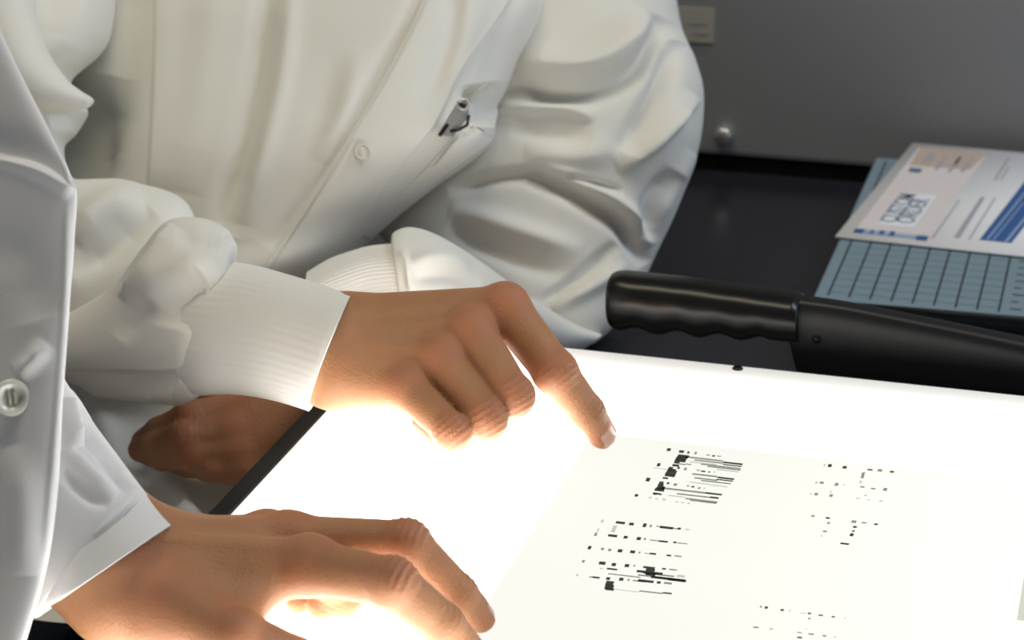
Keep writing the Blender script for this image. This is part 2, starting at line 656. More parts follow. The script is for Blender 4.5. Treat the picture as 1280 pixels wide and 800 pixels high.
def build_hand(fingers, palm, dorsal, h=0.0013, extra=(), nails=(0, 1, 2, 3, 4)):
    """fingers: list of (4 joints, radii); palm: list of (a, b, ra, rb) cones; returns verts, faces, blush, nail mask"""
    allp = np.array([p for f in fingers for p in f[0]] + [p for c in palm for p in c[:2]])
    lo, hi = allp.min(0) - 0.028, allp.max(0) + 0.028
    dors = np.array(dorsal, float)
    dors /= np.linalg.norm(dors)

    def fn(X, Y, Z):
        body = None
        for (a, b, ra, rb) in palm:
            c = cone(X, Y, Z, a, b, ra, rb)
            body = c if body is None else smin(body, c, 0.011)
        for (j, r) in fingers:                         # knuckles
            kc = j[0] + dors * r[0] * 0.28
            kd = np.sqrt((X - kc[0]) ** 2 + (Y - kc[1]) ** 2 + (Z - kc[2]) ** 2) - r[0] * 0.84
            body = smin(body, kd, 0.006)
        for (a, b, ra, rb) in extra:                   # tendons, web
            body = smin(body, cone(X, Y, Z, a, b, ra, rb), 0.005)
        fs = []
        for (j, r) in fingers:
            f = cone(X, Y, Z, j[0], j[1], r[0], r[1])
            f = smin(f, cone(X, Y, Z, j[1], j[2], r[1], r[2]), 0.0035)
            f = smin(f, cone(X, Y, Z, j[2], j[3], r[2], r[3]), 0.003)
            kd = np.sqrt((X - j[1][0]) ** 2 + (Y - j[1][1]) ** 2 + (Z - j[1][2]) ** 2) - r[1] * 1.06
            f = smin(f, kd, 0.003)
            fs.append(f)
        tot = fs[0]
        for f in fs[1:]:
            tot = smin(tot, f, 0.0014)
        return smin(body, tot, 0.0065)
    v, q = surface_nets(fn, lo, hi, h)
    blush = np.zeros(len(v))
    nail = np.zeros(len(v), bool)
    nrm_all = vert_normals(v, q)
    push = np.zeros(len(v))
    for fi, (j, r) in enumerate(fingers):
        has_nail = fi in nails
        for k, s in ((0, 1.1), (1, 1.0), (3, 1.1)):
            blush = np.maximum(blush, 0.75 * np.exp(-(np.linalg.norm(v - j[k] - dors * r[k] * 0.5, axis=1) / (r[k] * s)) ** 2))
        # skin creases across the back of the middle and end joints
        for k, am, cnt in ((1, 0.0006, 3), (2, 0.0004, 2)) if fi < 4 else ():
            ax = j[k + 1] - j[k - 1]
            ax = ax / np.linalg.norm(ax)
            fd = dors - ax * (dors @ ax)
            fd = fd / (np.linalg.norm(fd) + 1e-9)
            rel = v - j[k]
            s = rel @ ax
            near = np.exp(-((np.linalg.norm(rel, axis=1)) / (r[k] * 1.5)) ** 4) * np.clip((rel @ fd) / r[k], 0, 1)
            push -= am * near * (0.5 + 0.5 * np.cos(s / 0.0034 * 2 * math.pi + k)) * 1.6
        # nail bed
        ax = j[3] - j[2]
        L = np.linalg.norm(ax)
        ax = ax / L
        fd = dors - ax * (dors @ ax)
        fd = fd / (np.linalg.norm(fd) + 1e-9)
        sd = np.cross(ax, fd)
        rel = v - (j[3] + ax * r[3] * 0.05)
        s, u, w = rel @ ax, rel @ sd, rel @ fd
        inside = ((s / (r[3] * 0.86)) ** 4 + (u / (r[3] * 0.70)) ** 4 < 1) & (w > 0.45 * r[3]) & (w < 1.35 * r[3]) & has_nail
        nail |= inside
        push += np.where(inside, -0.0006, 0)
    v = v + nrm_all * push[:, None]
    return v, q, blush, nail


def vert_normals(v, q):
    fn = np.cross(v[q[:, 2]] - v[q[:, 0]], v[q[:, 3]] - v[q[:, 1]])
    n = np.zeros_like(v)
    for k in range(4):
        np.add.at(n, q[:, k], fn)
    n /= np.linalg.norm(n, axis=1, keepdims=True) + 1e-12
    return n


def make_person(parts, rough_fn, lo, hi, mats):
    """one mesh: fine hands and forearms with the coarser body they grow from"""
    vs, qs, bl, nl, off = [], [], [], [], 0
    for (v, q, b, n) in parts:
        vs.append(v)
        qs.append(q + off)
        bl.append(b)
        nl.append(n)
        off += len(v)
    v, q = surface_nets(rough_fn, lo, hi, 0.011)
    vs.append(v)
    qs.append(q + off)
    bl.append(np.zeros(len(v)))
    nl.append(np.zeros(len(v), bool))
    V, Q, B, N = np.concatenate(vs), np.concatenate(qs), np.concatenate(bl), np.concatenate(nl)
    o = from_arrays('person', V, Q, mats)
    me = o.data
    at = me.attributes.new('blush', 'FLOAT', 'POINT')
    at.data.foreach_set('value', B.astype(np.float32))
    mi = N[Q].sum(1) >= 3
    me.polygons.foreach_set('material_index', mi.astype(np.int32))
    return o


def HW(l):
    return [W(*p) for p in l]


mm = 0.001

# ================================================================== the setting
corner = PZ(501, 413)                       # back left corner of the light box
BX, BY = corner[0], corner[1]
screw_base = PZ(980, 221, TABLE_Z)
PANEL_Y = screw_base[1]

o = box('floor', (-3, -1.5, -0.05), (3.2, PANEL_Y + 0.9, 0.0), M['floor'])
tag(o, 'grey vinyl floor under the table', kind='structure')
o = box('wall_back', (-3, PANEL_Y + 0.8, 0), (3.2, PANEL_Y + 0.9, 2.8), M['wall'])
tag(o, 'plain grey wall behind the equipment cabinet', kind='structure')

# table
t = empty('lab_table', (BX + 0.9, BY, 0))
adopt(box('table_top', (BX + 0.04, BY - 0.75, TABLE_Z - 0.035), (BX + 1.9, PANEL_Y + 0.45, TABLE_Z), M['table'], bevel=0.003), t)
for x in (BX + 0.14, BX + 1.84):
    for y in (BY - 0.69, PANEL_Y + 0.38):
        adopt(box('leg', (x - 0.025, y - 0.025, 0.0), (x + 0.025, y + 0.025, TABLE_Z - 0.035), M['black_metal'], bevel=0.003), t)
tag(t, 'glossy black table under the light box and the paper cutter', 'table')

# equipment cabinet with a recessed black plinth
cab = empty('equipment_cabinet', (BX + 1.0, PANEL_Y + 0.15, TABLE_Z))
edge = PY(980, 199.5, PANEL_Y)
body = adopt(box('cabinet_body', (BX - 0.02, PANEL_Y, edge[2]), (BX + 1.75, PANEL_Y + 0.40, edge[2] + 0.62), M['panel'], bevel=0.004), cab)
adopt(box('plinth', (BX + 0.0, PANEL_Y + 0.004, TABLE_Z + 0.0005), (BX + 1.73, PANEL_Y + 0.38, edge[2] + 0.001), M['blackrail']), cab)
sp = PY(905.5, 166.5, PANEL_Y)
adopt(lathe('screw', [(0.0001, -0.012), (0.0062, -0.012), (0.0074, -0.009), (0.0078, -0.003), (0.0066, 0.0), (0.0066, 0.004)], sp, (0, 1, 0), M['steel']), cab)
la, lb = PY(846, 8, PANEL_Y), PY(892, 54, PANEL_Y)
lab = adopt(box('paper_label', (la[0], PANEL_Y - 0.0012, lb[2]), (lb[0], PANEL_Y - 0.0002, la[2]), M['label']), cab)
for (x0, y0, x1, y1) in ((862, 28, 884, 31), (868, 41, 886, 43.5)):
    a, b = PY(x0, y0, PANEL_Y), PY(x1, y1, PANEL_Y)
    adopt(box('printed_line', (a[0], PANEL_Y - 0.0016, b[2]), (b[0], PANEL_Y - 0.0013, b[2] + 0.0016), M['greyink']), cab)
tag(cab, 'grey metal equipment cabinet with one screw and a small paper label', 'cabinet')

# ================================================================== light box
lb_ = empty('light_box', (BX, BY, TABLE_Z))
BW, BD = 0.62, 0.56
adopt(box('housing', (BX + 0.002, BY - BD, TABLE_Z + 0.0005), (BX + BW, BY - 0.002, BOX_Z - 0.004), M['box_shell'], bevel=0.003), lb_)
dv = bpy.data.objects
d_ = box('diffuser_panel', (0.0, -BD, -0.004), (BW, 0.0, 0.0), M['diffuser'], bevel=0.0008)
d_.location = (BX, BY, BOX_Z)
adopt(d_, lb_)
adopt(box('side_rail', (BX - 0.0105, BY - BD, BOX_Z - 0.03), (BX - 0.0003, BY + 0.0, BOX_Z + 0.0012), M['blackrail'], bevel=0.001), lb_)
sc_ = PZ(922, 461)
sh = adopt(lathe('screw', [(0.0001, 0.0012), (0.0026, 0.0012), (0.0034, 0.0003), (0.0034, -0.001)], sc_, (0, 0, 1), M['black'], n=20), lb_)
tag(lb_, 'glowing white light box with a black rail on its left side', 'light box')

# ================================================================== film with printed marks
FZ = BOX_Z + 0.0008
fc = PZ(742, 540, FZ)
film = empty('film_sheet', fc)
sheet = box('sheet', (0, -0.30, 0), (0.42, 0, 0.00025), M['film'])
sheet.location = fc
adopt(sheet, film)
tag(film, 'translucent film sheet with black printed marks on the light box', 'film')
INKZ = FZ + 0.0005


def marks(spec, ox, oy, s, matkey, slope=0.1):
    """spec rows: x0, x1, y, thickness in a crop's pixels (row y at x0, following the print's slope)"""
    out = []
    for (x0, x1, y, th) in spec:
        X0, X1, Y0 = ox + x0 / s, ox + x1 / s, oy + y / s
        Y1 = Y0 + (X1 - X0) * slope
        t2 = th / s / 2 * 1.3
        k = 0.42 * t2
        out.append(((X0 - k, Y0 + t2), (X1 - k, Y1 + t2), (X1 + k, Y1 - t2), (X0 + k, Y0 - t2)))
    return out


b1_dark = [(500, 545, 175, 18), (480, 580, 226, 14), (462, 560, 256, 16), (440, 500, 300, 16), (398, 470, 340, 16), (372, 462, 392, 14), (310, 360, 478, 18), (290, 368, 512, 16), (262, 330, 556, 12), (390, 425, 158, 20), (300, 330, 296, 22), (200, 236, 430, 26), (98, 128, 574, 18),
           (490, 590, 212, 16), (470, 565, 240, 18), (455, 505, 275, 14), (405, 445, 325, 16), (390, 480, 352, 18), (375, 470, 376, 20), (352, 400, 416, 12),
           (320, 360, 458, 16), (300, 370, 500, 20), (278, 365, 522, 18), (485, 508, 325, 14), (390, 412, 464, 14), (575, 595, 185, 16), (800, 828, 216, 10), (700, 740, 355, 10), (612, 640, 496, 10),
           (900, 1078, 274, 12), (850, 1000, 412, 12), (740, 890, 553, 12), (780, 860, 592, 12), (900, 1070, 294, 8), (840, 990, 430, 8)]
b1_mid = [(560, 900, 225, 11), (640, 900, 254, 10), (700, 1060, 292, 9), (760, 1060, 312, 9), (560, 610, 290, 8), (505, 560, 290, 8),
          (620, 850, 380, 11), (640, 850, 416, 10), (700, 970, 440, 9), (340, 740, 508, 12), (480, 780, 560, 10), (560, 850, 604, 10), (600, 840, 620, 8),
          (545, 570, 335, 18), (450, 482, 476, 16), (640, 662, 190, 18), (750, 780, 208, 8), (848, 880, 218, 8), (660, 690, 346, 8), (764, 784, 362, 12), (570, 592, 488, 9), (672, 694, 508, 12), (265, 300, 562, 12), (320, 345, 566, 12)]
b1_light = [(600, 840, 270, 8), (840, 1040, 340, 8), (600, 780, 455, 8), (780, 940, 480, 8), (400, 560, 575, 8), (700, 840, 632, 8),
            (225, 250, 596, 12), (285, 308, 606, 10), (350, 378, 612, 14), (468, 495, 634, 10), (520, 545, 640, 10), (575, 600, 648, 10), (270, 400, 325, 5), (720, 740, 512, 10), (815, 830, 362, 10)]
b2_dark = [(430, 500, 140, 14), (532, 568, 152, 16), (638, 664, 162, 22), (770, 870, 176, 14), (905, 930, 188, 12), (370, 440, 240, 14), (490, 520, 254, 16), (590, 622, 264, 18), (760, 830, 284, 10), (872, 895, 294, 10),
           (215, 240, 334, 20), (445, 480, 358, 18), (540, 578, 366, 16), (690, 740, 380, 10), (820, 855, 394, 10), (300, 350, 452, 18), (398, 430, 464, 18), (498, 532, 472, 18), (640, 730, 484, 12), (785, 815, 497, 10),
           (360, 440, 496, 10), (590, 790, 515, 14), (660, 730, 505, 16), (660, 735, 535, 18), (700, 960, 560, 14), (830, 970, 578, 14), (600, 720, 586, 14), (745, 775, 602, 14), (250, 305, 562, 10), (355, 385, 572, 16), (455, 488, 577, 18),
           (352, 412, 606, 26), (345, 412, 634, 26), (348, 415, 652, 14), (790, 860, 682, 9)]
b2_mid = [(640, 880, 530, 9), (600, 960, 545, 9), (370, 620, 536, 7), (560, 660, 588, 8), (610, 790, 668, 8), (265, 285, 232, 20), (170, 190, 440, 16), (370, 395, 352, 14), (315, 338, 344, 14), (690, 706, 168, 16), (645, 662, 268, 12), (605, 620, 372, 10), (565, 580, 474, 10), (520, 535, 582, 12),
          (740, 780, 170, 6), (860, 905, 186, 7), (690, 760, 276, 6), (900, 980, 298, 6), (650, 690, 378, 5), (880, 935, 398, 8), (840, 900, 502, 8), (800, 860, 606, 12), (225, 260, 560, 7)]
b2_light = [(315, 335, 130, 18), (125, 140, 545, 14), (960, 1000, 194, 7), (420, 610, 656, 5), (900, 960, 552, 14), (306, 330, 494, 8), (400, 430, 190, 40), (285, 300, 200, 20)]
b3_dark = [(200, 226, 124, 16), (304, 334, 136, 14), (482, 518, 153, 8), (642, 670, 168, 10), (184, 212, 498, 9), (530, 556, 543, 9), (288, 350, 680, 9), (378, 406, 562, 10), (356, 382, 618, 16)]
b3_mid = [(440, 462, 184, 18), (436, 456, 206, 16), (556, 586, 158, 14), (140, 170, 246, 12), (248, 274, 258, 16), (430, 460, 276, 9), (505, 540, 288, 8), (594, 622, 294, 16), (104, 128, 328, 14), (210, 234, 338, 14), (80, 104, 484, 9), (194, 214, 534, 10), (164, 192, 594, 9), (368, 402, 524, 14), (440, 474, 532, 8), (370, 392, 592, 12)]
b3_light = [(424, 440, 242, 16), (456, 480, 338, 7), (400, 430, 358, 6), (565, 590, 378, 10), (215, 228, 312, 10), (108, 126, 246, 12), (72, 84, 328, 10), (168, 180, 122, 14), (310, 322, 262, 8), (480, 500, 368, 6), (150, 162, 628, 8)]
b4_dark = [(288, 318, 154, 18), (444, 480, 178, 14), (718, 750, 212, 12), (825, 870, 230, 10), (955, 990, 246, 10), (720, 748, 264, 8), (170, 225, 350, 8), (612, 660, 452, 12), (726, 780, 418, 8)]
b4_mid = [(864, 905, 436, 12), (240, 258, 146, 16), (612, 660, 402, 8), (336, 368, 368, 8)]
b4_light = [(530, 545, 186, 20), (690, 715, 366, 6), (1076, 1100, 262, 8), (980, 1005, 450, 8), (640, 700, 208, 5)]
for nm, ox, oy, s, sets in (('printed_chart', 780, 540, 7.27, (b1_dark, b1_mid, b1_light)), ('printed_chart', 700, 630, 6.155, (b2_dark, b2_mid, b2_light)),
                            ('printed_marks', 1000, 560, 5.713, (b3_dark, b3_mid, b3_light)), ('printed_marks', 920, 740, 8.0, (b4_dark, b4_mid, b4_light))):
    v, f, mi = [], [], []
    for k, sset in enumerate(sets):
        for q in marks(sset, ox, oy, s, None, 0.115):
            b = len(v)
            v += [PZ(x, y, INKZ + 0.00004 * k) for x, y in q]
            f.append((b, b + 1, b + 2, b + 3))
            mi.append(k)
    ob = from_arrays(nm, v, np.array(f), [M['ink1'], M['ink2'], M['ink3']], smooth=False)
    ob.data.polygons.foreach_set('material_index', mi)
    ob['kind'] = 'stuff'
    adopt(ob, film)
gp = quads('grey_stamp', [((1271, 775), (1300, 779), (1312, 712), (1282, 708))], INKZ, M['ink3'], None)
adopt(gp, film)

# ================================================================== paper cutter
BED = TABLE_Z + 0.045
c0, c1 = PZ(1015, 375, BED), PZ(1100, 197, BED)
CX0, CY0, CY1 = c0[0], c0[1], c1[1]
CW = 0.46
cut = empty('paper_cutter', (CX0 + 0.2, (CY0 + CY1) / 2, TABLE_Z))
adopt(box('cutting_board', (CX0, CY0, BED - 0.018), (CX0 + CW, CY1, BED), M['teal'], bevel=0.002), cut)
for x in (CX0 + 0.03, CX0 + CW - 0.03):
    for y in (CY0 + 0.03, CY1 - 0.03):
        adopt(lathe('foot', [(0.0001, 0), (0.011, 0), (0.012, 0.004), (0.010, BED - 0.018 - TABLE_Z)], (x, y, TABLE_Z + 0.0004), (0, 0, 1), M['black'], n=20), cut)
pitch = 0.0147
gl, gf = [], []
nx = 9
gx0 = PZ(1032, 376, BED)[0]
xs = [gx0 + pitch * k for k in range(nx)]


def rect(x0, x1, y0, y1):
    return [(x0, y0), (x1, y0), (x1, y1), (x0, y1)]


def flat(name, rects, z, mat, parent):
    v, f = [], []
    for r in rects:
        b = len(v)
        v += [(x, y, z) for x, y in r]
        f.append((b, b + 1, b + 2, b + 3))
    return adopt(from_arrays(name, v, np.array(f), mat, smooth=False), parent)


gl = [rect(x - 0.0007, x + 0.0007, CY0 + 0.012, CY1 - 0.01) for x in xs]
gf = []
y = CY0 + 0.020
while y < CY1 - 0.01:
    gf.append(rect(xs[0], xs[-1], y - 0.0005, y + 0.0005))
    y += pitch
flat('grid_line', gl, BED + 0.0003, M['gridline'], cut)
flat('fine_grid_line', gf, BED + 0.0002, M['gridfine'], cut)
ticks = [rect(xs[-1] + 0.007, xs[-1] + (0.012 if k % 2 else 0.015), CY0 + 0.02 + k * pitch / 1.0 - 0.0008, CY0 + 0.02 + k * pitch + 0.0008) for k in range(20)]
flat('ruler_tick', ticks, BED + 0.0003, M['gridline'], cut)


def text_mesh(name, body_, size, mat, parent, loc, xdir, ydir, ext=0.0001, bold=0.0):
    cu = bpy.data.curves.new(name, 'FONT')
    cu.body = body_
    cu.size = size
    cu.extrude = ext
    cu.offset = bold
    cu.align_x, cu.align_y = 'CENTER', 'CENTER'
    tmp = bpy.data.objects.new(name, cu)
    COL.objects.link(tmp)
    dg = bpy.context.evaluated_depsgraph_get()
    me = bpy.data.meshes.new_from_object(tmp.evaluated_get(dg))
    bpy.data.objects.remove(tmp)
    x, yv = np.array(xdir, float), np.array(ydir, float)
    x /= np.linalg.norm(x)
    yv /= np.linalg.norm(yv)
    zv = np.cross(x, yv)
    for vv in me.vertices:
        c = np.array(vv.co)
        vv.co = Vector(np.array(loc) + x * c[0] + yv * c[1] + zv * c[2])
    me.materials.clear()
    return adopt(finish(name, me, mat, smooth=False), parent)


for k, s in enumerate(('9', '8', '7', '6')):
    text_mesh('ruler_number', s, 0.011, M['gridline'], cut, (xs[-1] + 0.024, CY0 + 0.016 + 2 * k * pitch * 0.95, BED + 0.0003), (1, 0, 0), (0, 1, 0))

# clamp bar along the near edge of the board
bar_y = CY0 - 0.0042
st = []
pa = PY(1075, 379.0, bar_y)
pb = PY(1300, 399.5, bar_y)
v = []


def bar(name, pts, w, hgt, mat, parent):
    """rectangular bar along a polyline with per-point width (y) and height (z), top at the point"""
    v, f = [], []
    for (p, w_, h_) in zip(pts, w, hgt):
        x, y_, z = p
        v += [(x, y_, z), (x, y_ + w_, z), (x, y_ + w_, z - h_), (x, y_, z - h_)]
    n = len(pts)
    for i in range(n - 1):
        for k in range(4):
            k2 = (k + 1) % 4
            f.append((4 * i + k, 4 * i + k2, 4 * (i + 1) + k2, 4 * (i + 1) + k))
    f.append((3, 2, 1, 0))
    f.append((4 * n - 4, 4 * n - 3, 4 * n - 2, 4 * n - 1))
    return adopt(from_arrays(name, v, np.array(f), mat, smooth=False), parent)


bar('blade_guard', [PY(1070, 380, bar_y), PY(1180, 389, bar_y), PY(1320, 401, bar_y)], [0.003] * 3, [0.0015, 0.008, 0.014], M['black_metal'], cut)
# metal ledge under the guard
g0 = PY(1140, 398, CY0 - 0.014)
adopt(box('ledge', (CX0, CY0 - 0.020, BED - 0.020), (CX0 + CW, CY0 - 0.0045, BED - 0.0105), M['teal'], bevel=0.001), cut)

# arm and grip: swept closed bodies standing between the light box and the board
ARM_Y = BY + 0.045


def swept(name, st, mat, parent, nt=60, nphi=48, e=0.8, grooves=None, ymid=None):
    """stations: (x, top y, bottom y, half width in m) in photo pixels on the plane y = ARM_Y"""
    c = crom(st, nt)
    v = []
    for (x, yt, yb, hw) in c:
        a, b = PY(x, yt, ARM_Y), PY(x, yb, ARM_Y)
        mid, half = (a + b) / 2, (a - b) / 2
        for k in range(nphi):
            t_ = 2 * math.pi * k / nphi
            cs, sn = math.cos(t_), math.sin(t_)
            cs = math.copysign(abs(cs) ** e, cs)
            sn = math.copysign(abs(sn) ** e, sn)
            v.append(mid + half * cs + np.array([0, -hw * sn, 0]))
    f = []
    for i in range(nt - 1):
        for k in range(nphi):
            k2 = (k + 1) % nphi
            f.append((i * nphi + k, (i + 1) * nphi + k, (i + 1) * nphi + k2, i * nphi + k2))
    n = len(v)
    v += [np.mean(v[:nphi], 0), np.mean(v[n - nphi:n], 0)]
    for k in range(nphi):
        k2 = (k + 1) % nphi
        f.append((n, k, k2))
        f.append((n + 1, n - nphi + k2, n - nphi + k))
    me = bpy.data.meshes.new(name)
    me.from_pydata([tuple(p) for p in v], [], f)
    return adopt(finish(name, me, mat), parent)


hs = [(760.5, 362, 380, 0.004), (762, 347, 396, 0.012), (767, 342, 405, 0.016), (778, 340.5, 410, 0.018)]
for x in range(790, 1000, 6):
    yt = np.interp(x, [778, 860, 1000], [340.5, 349, 368])
    yb = np.interp(x, [778, 830, 1000], [408, 412, 423]) + 3.2 * math.sin((x - 812) / 52.0 * 2 * math.pi) * (1 if x < 960 else 0.2)
    hs.append((x, yt, yb, 0.019))
hs.append((1001, 371, 424, 0.018))
grip = swept('grip', hs, M['black'], cut, nt=150, e=0.85)
arm = [(985, 372, 425, 0.006), (990, 370, 430, 0.010), (998, 370.5, 462, 0.010), (1010, 372, 470, 0.010), (1040, 376, 474, 0.010), (1080, 383, 478, 0.010), (1150, 397, 484, 0.010), (1220, 411, 490, 0.010), (1300, 428, 498, 0.010), (1400, 450, 507, 0.010), (1500, 462, 514, 0.010), (1540, 470, 512, 0.010)]
swept('blade_arm', arm, M['black_metal'], cut, nt=100, e=0.55)
rv = PY(1021, 424, ARM_Y - 0.0102)
adopt(lathe('rivet', [(0.0001, 0.0015), (0.002, 0.0013), (0.003, 0.0)], rv, (0, -1, 0), M['black'], n=16), cut)
pv = PY(1500, 490, ARM_Y)
adopt(box('pivot_bracket', (pv[0] - 0.02, ARM_Y + 0.0105, TABLE_Z + 0.0005), (pv[0] + 0.02, ARM_Y + 0.022, pv[2] + 0.01), M['black_metal'], bevel=0.002), cut)
adopt(box('bracket_foot', (pv[0] - 0.02, ARM_Y + 0.0105, TABLE_Z + 0.0005), (pv[0] + 0.02, CY0 + 0.02, TABLE_Z + 0.008), M['black_metal'], bevel=0.001), cut)
adopt(lathe('pivot_pin', [(0.0001, 0.003), (0.006, 0.002), (0.007, -0.001), (0.005, -0.024)], PY(1500, 490, ARM_Y - 0.0105), (0, -1, 0), M['steel'], n=24), cut)
tag(cut, 'paper cutter with teal gridded board and black handle behind the light box', 'paper cutter')

# ================================================================== brochure on the cutter
BZ = BED + 0.0012
bro = empty('brochure', PZ(1160, 250, BZ))
cs4 = [(1044, 297), (1500, 345.5), (1482, 211.5), (1141, 180)]


def B2(u, v_):
    """bilinear position on the sheet: u from its left edge to the right (1 = 340 px of photo), v from near to far"""
    a = np.array([1044, 297.0]) + u * np.array([236, 25.0])
    b = np.array([1141, 180.0]) + u * np.array([176.5, 16.3])
    p = a + (b - a) * v_
    return p


# perspective-true interpolation: use ground points of three corners
g00, g10, g01 = PZ(1044, 297, BZ), PZ(1280, 322, BZ), PZ(1141, 180, BZ)
eu, ev = g10 - g00, g01 - g00


def bro_quad(u0, u1, v0, v1, z, th=None):
    return [tuple((g00 + eu * u + ev * w)[:2]) for u, w in ((u0, v0), (u1, v0), (u1, v1), (u0, v1))]


def bro_flat(name, qs, layer, mat):
    return flat(name, qs, BZ + 0.0013 + 0.0002 * layer, mat, bro)


vv = []
q = bro_quad(0, 1.55, 0, 1, 0)
v = [(x, y, BZ) for x, y in q] + [(x, y, BZ + 0.0012) for x, y in q]
adopt(from_arrays('sheet', v, np.array([(3, 2, 1, 0), (4, 5, 6, 7), (0, 1, 5, 4), (1, 2, 6, 5), (2, 3, 7, 6), (3, 0, 4, 7)]), M['paper'], smooth=False), bro)


def inv(px, py):
    p = PZ(px, py, BZ)[:2] - g00[:2]
    m = np.array([eu[:2], ev[:2]]).T
    return np.linalg.solve(m, p)


def bq(pts):
    return [tuple((g00 + eu * a + ev * b)[:2]) for a, b in (inv(*p) for p in pts)]


bro_flat('cream_panel', [bq([(1071, 287), (1161, 295), (1234, 194), (1148, 186)])], 0, M['cream'])
bro_flat('peach_band', [bq([(1137, 208), (1212, 214), (1234, 194), (1150, 186)])], 1, M['peach'])
bro_flat('white_logo_panel', [bq([(1098, 283), (1142, 287), (1171, 247), (1131, 243)])], 1, M['paper'])
bro_flat('blue_band', [bq([(1224, 302), (1264, 306), (1322, 232), (1283, 226)])], 1, M['blue'])
bro_flat('band_stripe', [bq([(1232, 302), (1235, 302.3), (1291, 233), (1288, 233)]), bq([(1240, 303), (1242, 303), (1280, 256), (1278, 256)]), bq([(1255, 304.5), (1259, 305), (1306, 247), (1303, 246)])], 2, M['paleblue'])
bro_flat('blue_mark', [bq([(1066, 293), (1078, 294), (1081, 289), (1069, 288)]), bq([(1144, 302), (1158, 303.5), (1160.5, 298), (1146, 296.5)]), bq([(1098, 295), (1104, 295.6), (1106, 291), (1100, 290.4)]), bq([(1111, 297), (1117, 297.6), (1119, 292), (1113, 291.4)]), bq([(1087, 294), (1091, 294.4), (1093, 290.5), (1089, 290)])], 2, M['blue'])
bro_flat('blue_rule', [bq([(1078, 294), (1144, 301), (1146, 297), (1080, 290)])], 1, M['paleblue'])
bro_flat('dark_mark', [bq([(1135, 216.5), (1150, 218), (1153, 213.5), (1138, 212)])], 2, M['teal_ink'])
bro_flat('grey_text_line', [bq([(1164, 300), (1166, 300.3), (1200, 252), (1198, 252)]), bq([(1192, 299), (1199, 299.6), (1231, 249), (1226, 248.5)]), bq([(1210, 302), (1212, 302), (1245, 249), (1243, 249)]),
                          bq([(1242, 227), (1245, 227), (1262, 200), (1259, 200)]), bq([(1250, 227), (1252, 227), (1262, 211), (1260, 211)])] +
         [bq([(x, y1), (x + 4, y1 + .4), (x + 4 + (y1 - y0) * 0.75, y0), (x + (y1 - y0) * 0.75, y0 - .4)]) for x, y0, y1 in ((1153, 193, 205), (1168, 196, 214), (1184, 198, 217), (1200, 199, 217), (1160, 195, 203), (1192, 199, 208))], 2, M['greyink'])
for s, px, py in (('CUSTOM', 1124, 262), ('ORDER', 1142, 266)):
    a, b = inv(px, py)
    text_mesh('logo_lettering', s, 0.019 if s == 'CUSTOM' else 0.020, M['greyblue'], bro, g00 + eu * a + ev * b + np.array([0, 0, 0.0018]), ev, -eu, bold=0.0001)
tag(bro, 'white brochure with cream panel and blue band lying on the paper cutter', 'brochure')

# ================================================================== person behind: hands
DORS_P = -FWD + 0.45 * UP
R_ = [0.0105, 0.0098, 0.0085, 0.0072]


def rad(s):
    return [r * s for r in R_]


point_f = [
    (HW([(632, 384, 1.175), (694, 465, 1.160), (734, 515, 1.172), (753, 543, 1.183)]), [0.0126, 0.0113, 0.0096, 0.0080]),
    (HW([(590, 414, 1.165), (642, 495, 1.137), (638, 504, 1.172), (610, 488, 1.190)]), [0.0120, 0.0104, 0.0090, 0.0075]),
    (HW([(553, 450, 1.158), (609, 524, 1.128), (600, 532, 1.162), (572, 505, 1.180)]), [0.0118, 0.0100, 0.0088, 0.0073]),
    (HW([(510, 486, 1.153), (566, 540, 1.122), (556, 546, 1.150), (530, 526, 1.168)]), [0.0108, 0.0090, 0.0080, 0.0068]),
    (HW([(505, 418, 1.205), (560, 436, 1.212), (606, 462, 1.205), (634, 486, 1.192)]), [0.0130, 0.0118, 0.0105, 0.0088]),
]
Wr = lambda *p: W(*p)
point_palm = [
    (Wr(360, 405, 1.208), Wr(432, 414, 1.192), 0.0185, 0.0185), (Wr(350, 445, 1.200), Wr(420, 462, 1.180), 0.021, 0.0205),
    (Wr(432, 408, 1.192), Wr(628, 386, 1.178), 0.0175, 0.0125), (Wr(430, 425, 1.188), Wr(588, 416, 1.168), 0.0175, 0.0125),
    (Wr(424, 448, 1.182), Wr(552, 450, 1.160), 0.0175, 0.012), (Wr(418, 468, 1.178), Wr(510, 486, 1.156), 0.0170, 0.0115),
    (Wr(440, 420, 1.200), Wr(530, 425, 1.208), 0.016, 0.015), (Wr(450, 440, 1.195), Wr(580, 430, 1.188), 0.014, 0.012), (Wr(440, 470, 1.190), Wr(540, 475, 1.175), 0.014, 0.011),
]
dp = DORS_P / np.linalg.norm(DORS_P)
point_ext = [(Wr(440, 415, 1.188) + dp * 0.013, point_f[0][0][0] + dp * 0.0085, 0.003, 0.003), (Wr(438, 430, 1.185) + dp * 0.013, point_f[1][0][0] + dp * 0.0085, 0.003, 0.003),
             (Wr(434, 445, 1.182) + dp * 0.013, point_f[2][0][0] + dp * 0.0085, 0.003, 0.003)]
hand_point = build_hand(point_f, point_palm, DORS_P, extra=point_ext, nails=(0,))

